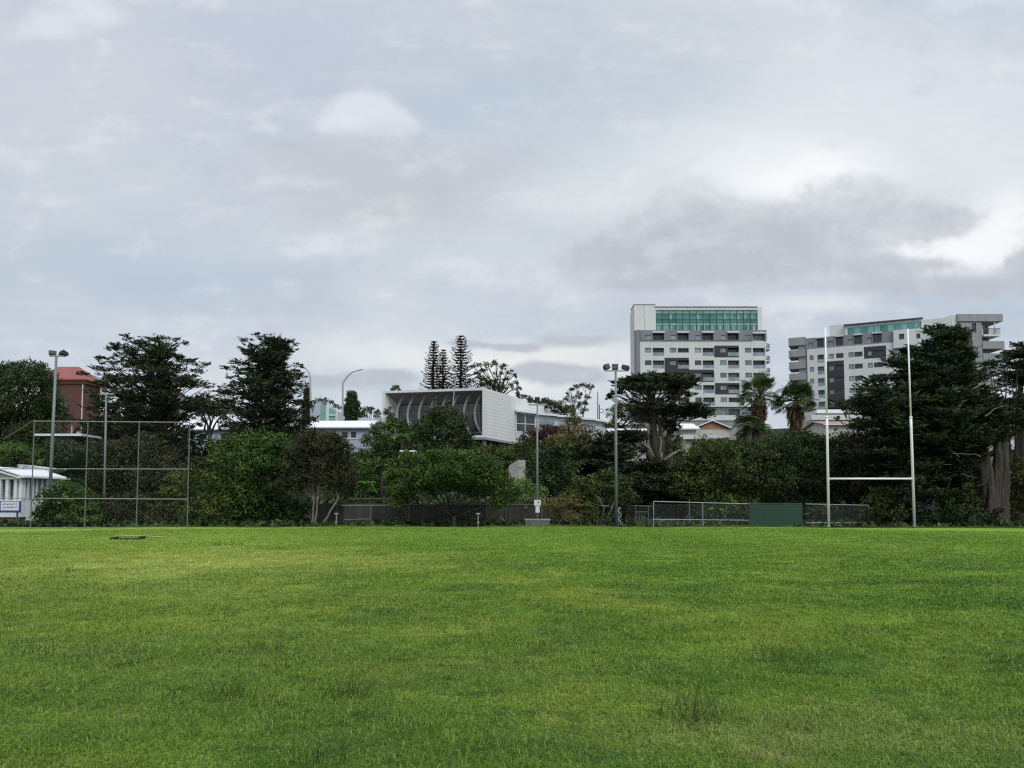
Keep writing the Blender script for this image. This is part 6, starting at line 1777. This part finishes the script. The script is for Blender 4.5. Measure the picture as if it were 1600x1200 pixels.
broad_tree('bare_tree', 'nearly leafless twisting branches above the tree between the goal posts', 'tree', 72, 1338,
           [(1310, 655, 5, 3), (1325, 645, 5, 3), (1352, 642, 6, 3), (1365, 650, 6, 4), (1340, 655, 5, 3), (1375, 660, 7, 4), (1355, 665, 6, 4), (1330, 665, 5, 4), (1318, 640, 4, 2)],
           pal='brown', lw=.10, ll=.22, K=.25, clump=.4, trunk=.14, fork=(1338, 685), seed=94, limbs=10, bark=M_BARKG)


def big_cypress():
    Y = 60.0
    o = layered_tree('big_cypress', 'tallest dark cypress with massive twisted trunks right of the goal posts', 'tree', Y, [(505, 1493), (560, 1490), (640, 1470), (700, 1470), (822, 1470)], 1548,
                     [(518, 1460, 1504), (530, 1457, 1506), (543, 1452, 1508), (558, 1430, 1510), (562, 1415, 1510), (578, 1406, 1514), (592, 1396, 1520), (602, 1378, 1524), (612, 1352, 1534), (625, 1345, 1552), (640, 1335, 1578), (660, 1350, 1580), (680, 1350, 1568), (700, 1345, 1535), (720, 1350, 1520), (745, 1360, 1515), (770, 1365, 1518), (795, 1370, 1520)],
                     8.0, 11, (14, 4.6), lw=.10, ll=.28, K=1.0, trunk=.42, seed=95, clump=.45, inner=2, bark=M_BARKG, gap=.05, up=.2, asc=.3, extra=[(1415, 555, 20, 6), (1440, 551, 20, 6), (1398, 566, 16, 7), (1372, 597, 18, 6), (1352, 607, 15, 6), (1345, 628, 16, 8), (1362, 642, 20, 8), (1474, 517, 19, 7), (1497, 519, 14, 7), (1420, 566, 24, 8)])
    rng = np.random.default_rng(8); org = np.array(tuple(o.location))
    PP = lambda x, y, d=0: np.array(tuple(P(x, y, Y + d))) - org
    t = MB()
    g = 825
    def stem(pts, rad, n=26):
        pts = np.array(pts); k = np.linspace(0, len(pts) - 1, 26); i0 = np.arange(len(pts))
        fine = np.stack([np.interp(k, i0, pts[:, c]) for c in range(3)], 1) + rng.normal(0, .02, (26, 3))
        t.tube(fine, np.interp(k, i0, rad), n, flute=.085)
    stem([PP(1545, g), PP(1541, 790), PP(1536, 740), PP(1530, 700), PP(1524, 650), PP(1516, 590), PP(1512, 540), PP(1511, 512)], [.85, .72, .60, .55, .48, .42, .36, .20])
    stem([PP(1552, g, -.3), PP(1553, 790, -.4), PP(1557, 750, -.3), PP(1560, 715, -.2), PP(1556, 680), PP(1548, 640)], [.60, .42, .34, .32, .22, .1])
    stem([PP(1562, g, -.1), PP(1566, 790, -.1), PP(1569, 745), PP(1568, 712), PP(1572, 680, .5), PP(1580, 640, .6)], [.72, .50, .42, .34, .2, .08])
    stem([PP(1549, g, -.7), PP(1546, 800, -.8), PP(1549, 770, -.7), PP(1547, 735, -.4), PP(1540, 705)], [.45, .3, .26, .22, .2])
    stem([PP(1573, g, -.2), PP(1568, 805, -.2), PP(1563, 785, -.2)], [.35, .3, .2])
    stem([PP(1536, g, -.2), PP(1540, 800, -.3), PP(1541, 770, -.3)], [.4, .3, .2])
    stem([PP(1532, 745), PP(1524, 725), PP(1517, 700), PP(1510, 680)], [.3, .26, .2, .1], 8)
    t.build('lower_trunk', M_BARKG, o, smooth_=True)
    d = MB()
    for k in range(26):
        x, y = rng.uniform(1390, 1540), rng.uniform(590, 760)
        a = PP(x, y, -3.4 + rng.uniform(-.5, .8)); e = a + np.array([rng.normal(-.2, 1.1), rng.normal(-.2, .4), rng.uniform(-.3, 1.0)])
        d.tube(curve_pts(a, e, .08, rng, 6, .06), np.linspace(.05, .012, 6), 5)
    d.build('dead_twigs', M_BARKP, o)


big_cypress()
layered_tree('leaning_pine', 'open pine with bare leaning stems at the right edge', 'tree', 72, [(545, 1612), (600, 1595), (650, 1583), (720, 1578)], 1580,
             [(545, 1592, 1640), (552, 1572, 1645), (562, 1562, 1650), (580, 1570, 1650), (600, 1560, 1650)], 11, 6, (13, 5), K=.75, lw=.13, ll=.3, trunk=.22, seed=96, gap=.25, clump=.5, up=.4, top_y=560, extra=[(1555, 568, 15, 7, 0), (1545, 572, 9, 5, .4), (1590, 552, 16, 8, 0), (1578, 560, 10, 5, 0), (1566, 595, 8, 3, 0), (1590, 612, 10, 4, 0), (1575, 630, 9, 4, 0)])
layered_tree('leaning_pine', 'second open pine lower down at the right edge', 'tree', 68, [(620, 1600), (720, 1596)], 1596,
             [(612, 1585, 1640), (630, 1570, 1650), (650, 1562, 1650), (668, 1565, 1650)], 12, 6, (12, 4), K=.7, lw=.13, ll=.3, trunk=.2, seed=97, gap=.3, clump=.45)
_t = thing('thin_tree', 'clump of thin bare leaning stems behind the massive cypress trunks', 'tree', ground_pt(1578, 70))
_m = MB(); _r = np.random.default_rng(4)
for (a, b_, c_, d_) in ((1560, 1555, 1545, 560), (1566, 1562, 1551, 585), (1572, 1570, 1575, 570), (1580, 1574, 1560, 600), (1588, 1586, 1592, 560), (1596, 1590, 1578, 590), (1576, 1568, 1590, 610)):
    O_ = np.array(tuple(_t.location)); q = lambda x, y: np.array(tuple(P(x, y, 70 + (x - 1578) * .04))) - O_
    _p = [q(a, 730), q((a + b_) / 2, 690), q(b_, 640), q(c_, d_)]; _m.tube(_p, [.14, .11, .08, .03], 6)
    for k in range(5):
        e = _p[2] * (1 - k / 5) + _p[3] * (k / 5); _m.tube(curve_pts(e, e + _r.normal(0, 1.0, 3), .05, _r, 5, .1), np.linspace(.04, .01, 5), 4)
_m.build('stems', M_BARKG, _t)
_c = MB(); lobe_foliage(_c, _r, [(q(x, y), (.35, .35, .18)) for x, y in ((1550, 580), (1575, 585), (1562, 610), (1588, 575), (1595, 640), (1570, 650), (1582, 625), (1556, 640))], .12, .26, .6, 'plate', .3); _c.build('crown', LM['conifer'], _t)

broad_tree('shrub', 'olive shrub at the right end of the low wire fence', 'shrub', 56.5, 1372, [(1365, 790, 18, 20), (1385, 795, 18, 20), (1370, 775, 14, 10), (1400, 805, 16, 14), (1360, 808, 14, 12)], pal='olive', lw=.11, ll=.2, K=.95, clump=.4, trunk=.1, seed=100)
broad_tree('shrub', 'grey-green shrub behind the right goal post', 'shrub', 57, 1425, [(1420, 765, 16, 22), (1440, 775, 20, 22), (1415, 795, 22, 22), (1450, 800, 22, 18), (1410, 745, 10, 12), (1432, 750, 12, 10)], pal='grey', lw=.10, ll=.2, K=.85, clump=.4, trunk=.1, seed=101)
broad_tree('shrub', 'bright yellow-green shrub beside the massive cypress trunks', 'shrub', 56.5, 1512, [(1505, 775, 16, 12), (1520, 785, 14, 10), (1495, 785, 12, 10), (1512, 762, 8, 8)], pal='yellow', lw=.10, ll=.18, K=.9, clump=.35, trunk=.08, seed=102)
broad_tree('shrub', 'dark green shrub left of the massive cypress trunks', 'shrub', 56, 1490, [(1470, 800, 20, 18), (1495, 805, 22, 16), (1520, 806, 16, 14), (1480, 785, 14, 12), (1450, 812, 18, 10)], pal='dark', lw=.11, ll=.2, K=1.0, clump=.4, trunk=.1, seed=103)
broad_tree('shrub', 'mid-green shrub right of the massive cypress trunks at the right edge', 'shrub', 60, 1592, [(1590, 745, 16, 14), (1610, 755, 18, 20), (1585, 770, 14, 16), (1600, 790, 22, 20), (1582, 800, 10, 14), (1620, 780, 18, 22), (1588, 725, 12, 10)], pal='olive', lw=.11, ll=.2, K=1.0, clump=.4, trunk=.1, seed=104)
broad_tree('shrub', 'small dark shrub growing against the foot of the cypress trunks', 'shrub', 54, 1556, [(1550, 803, 9, 7), (1562, 800, 8, 6), (1556, 811, 12, 8), (1590, 808, 8, 9)], pal='conifer', lw=.10, ll=.18, K=.9, clump=.3, trunk=.06, seed=105)

# darker trees closing the view behind the front rows
BG = [(40, 640, 88, 'dark'), (180, 660, 90, 'conifer'), (300, 690, 92, 'dark'), (440, 670, 90, 'conifer'), (540, 715, 96, 'dark'), (655, 712, 98, 'olive'), (740, 715, 96, 'dark'), (835, 700, 96, 'olive'), (935, 700, 98, 'dark'), (1000, 735, 90, 'olive'),
      (1060, 735, 84, 'dark'), (1150, 715, 80, 'olive'), (1215, 690, 84, 'dark'), (1290, 690, 82, 'brown'), (1380, 690, 84, 'dark'), (1450, 690, 80, 'conifer'), (1610, 700, 80, 'dark')]
BGL = ['behind the far left spreading tree', 'behind the trunk of the large ragged cedar', 'under the pale blue house glimpsed at left', 'behind the big mid-green tree', 'below the right part of the pale blue house', 'below the left part of the box-shaped hall',
       'between the dense dark tree and the hall columns', 'below the strip window of the hall', 'below the end of the low wing', 'behind the foot of the layered cypress', 'left of the low cream house', 'below the feather palms', 'below the two fan palms',
       'below the long flat canopy', 'behind the left side of the massive cypress', 'behind the middle of the massive cypress', 'behind the right edge shrubs']
for i_, ((px, yt, Y_, pal_), lb) in enumerate(zip(BG, BGL)):
    rg = random.Random(i_ + 50); L_ = []
    for r_ in range(3):
        for k in range(3): L_.append((px + (k - 1) * 32 + rg.uniform(-8, 8), yt + 16 + r_ * 28 + rg.uniform(-7, 7), rg.uniform(22, 30), rg.uniform(15, 20)))
    broad_tree('slope_tree', 'dense tree ' + lb, 'tree', Y_, px, L_, pal=pal_, lw=.2, ll=.34, K=.75, clump=.7, trunk=.3, seed=200 + i_)


def undergrowth():
    rng = np.random.default_rng(12); n = 60000
    X = rng.uniform(-75, 78, n); Y = 52.5 + 62 * rng.random(n) ** 1.5
    k = Y > edge(X) + 5.0 + rng.random(n) * 3; X, Y = X[k], Y[k]; n = len(X)
    h = .12 + .5 * rng.random(n) * (.5 + .5 * np.sin(X * .6) * np.sin(Y * .5 + X * .2))
    p = np.stack([X, Y, gz(X, Y) + h * rng.random(n)], 1)
    ax = unit(rng.normal(0, 1, (n, 3)) + np.array([0, 0, .6])); nn = unit(rng.normal(0, 1, (n, 3)) + np.array([0, -.3, .6])); sd = unit(np.cross(nn, ax))
    L = rng.uniform(.15, .34, (n, 1)) * np.clip(Y / 60, 1, 2)[:, None]; W = L * .45
    mb = MB(); mb.quads(np.stack([p - ax * L, p + sd * W, p + ax * L, p - sd * W], 1), rng.random(n))
    tag(mb.build('undergrowth', LM['dark']), 'dark leafy undergrowth covering the slope beneath the trees', kind='stuff')


undergrowth()


def verge():
    rng = np.random.default_rng(33); n = 26000
    X = rng.uniform(-52, 52, n); r = rng.random(n); Y = edge(X) + rng.normal(.15, .35, n) + .35 * np.sin(X * .9) * np.sin(X * .37 + 1)
    cl = .5 + .5 * np.sin(X * 1.9 + np.sin(X * .7) * 3); h = (.03 + .13 * rng.random(n) ** 2) * (.4 + cl)
    p = np.stack([X, Y, gz(X, Y) - .01], 1); az = rng.uniform(0, 2 * PI, n)
    tip = p + np.stack([np.cos(az) * h * .6, np.sin(az) * h * .4, h], 1); w = np.stack([np.full(n, .018), np.zeros(n), np.zeros(n)], 1) * rng.uniform(.6, 1.3, (n, 1))
    mb = MB(); mb.tris(np.stack([p - w, p + w, tip], 1), rng.random(n) * .8)
    tag(mb.build('verge_grass', LM['verge']), 'uneven longer grass along the far edge of the field', kind='stuff')


verge()
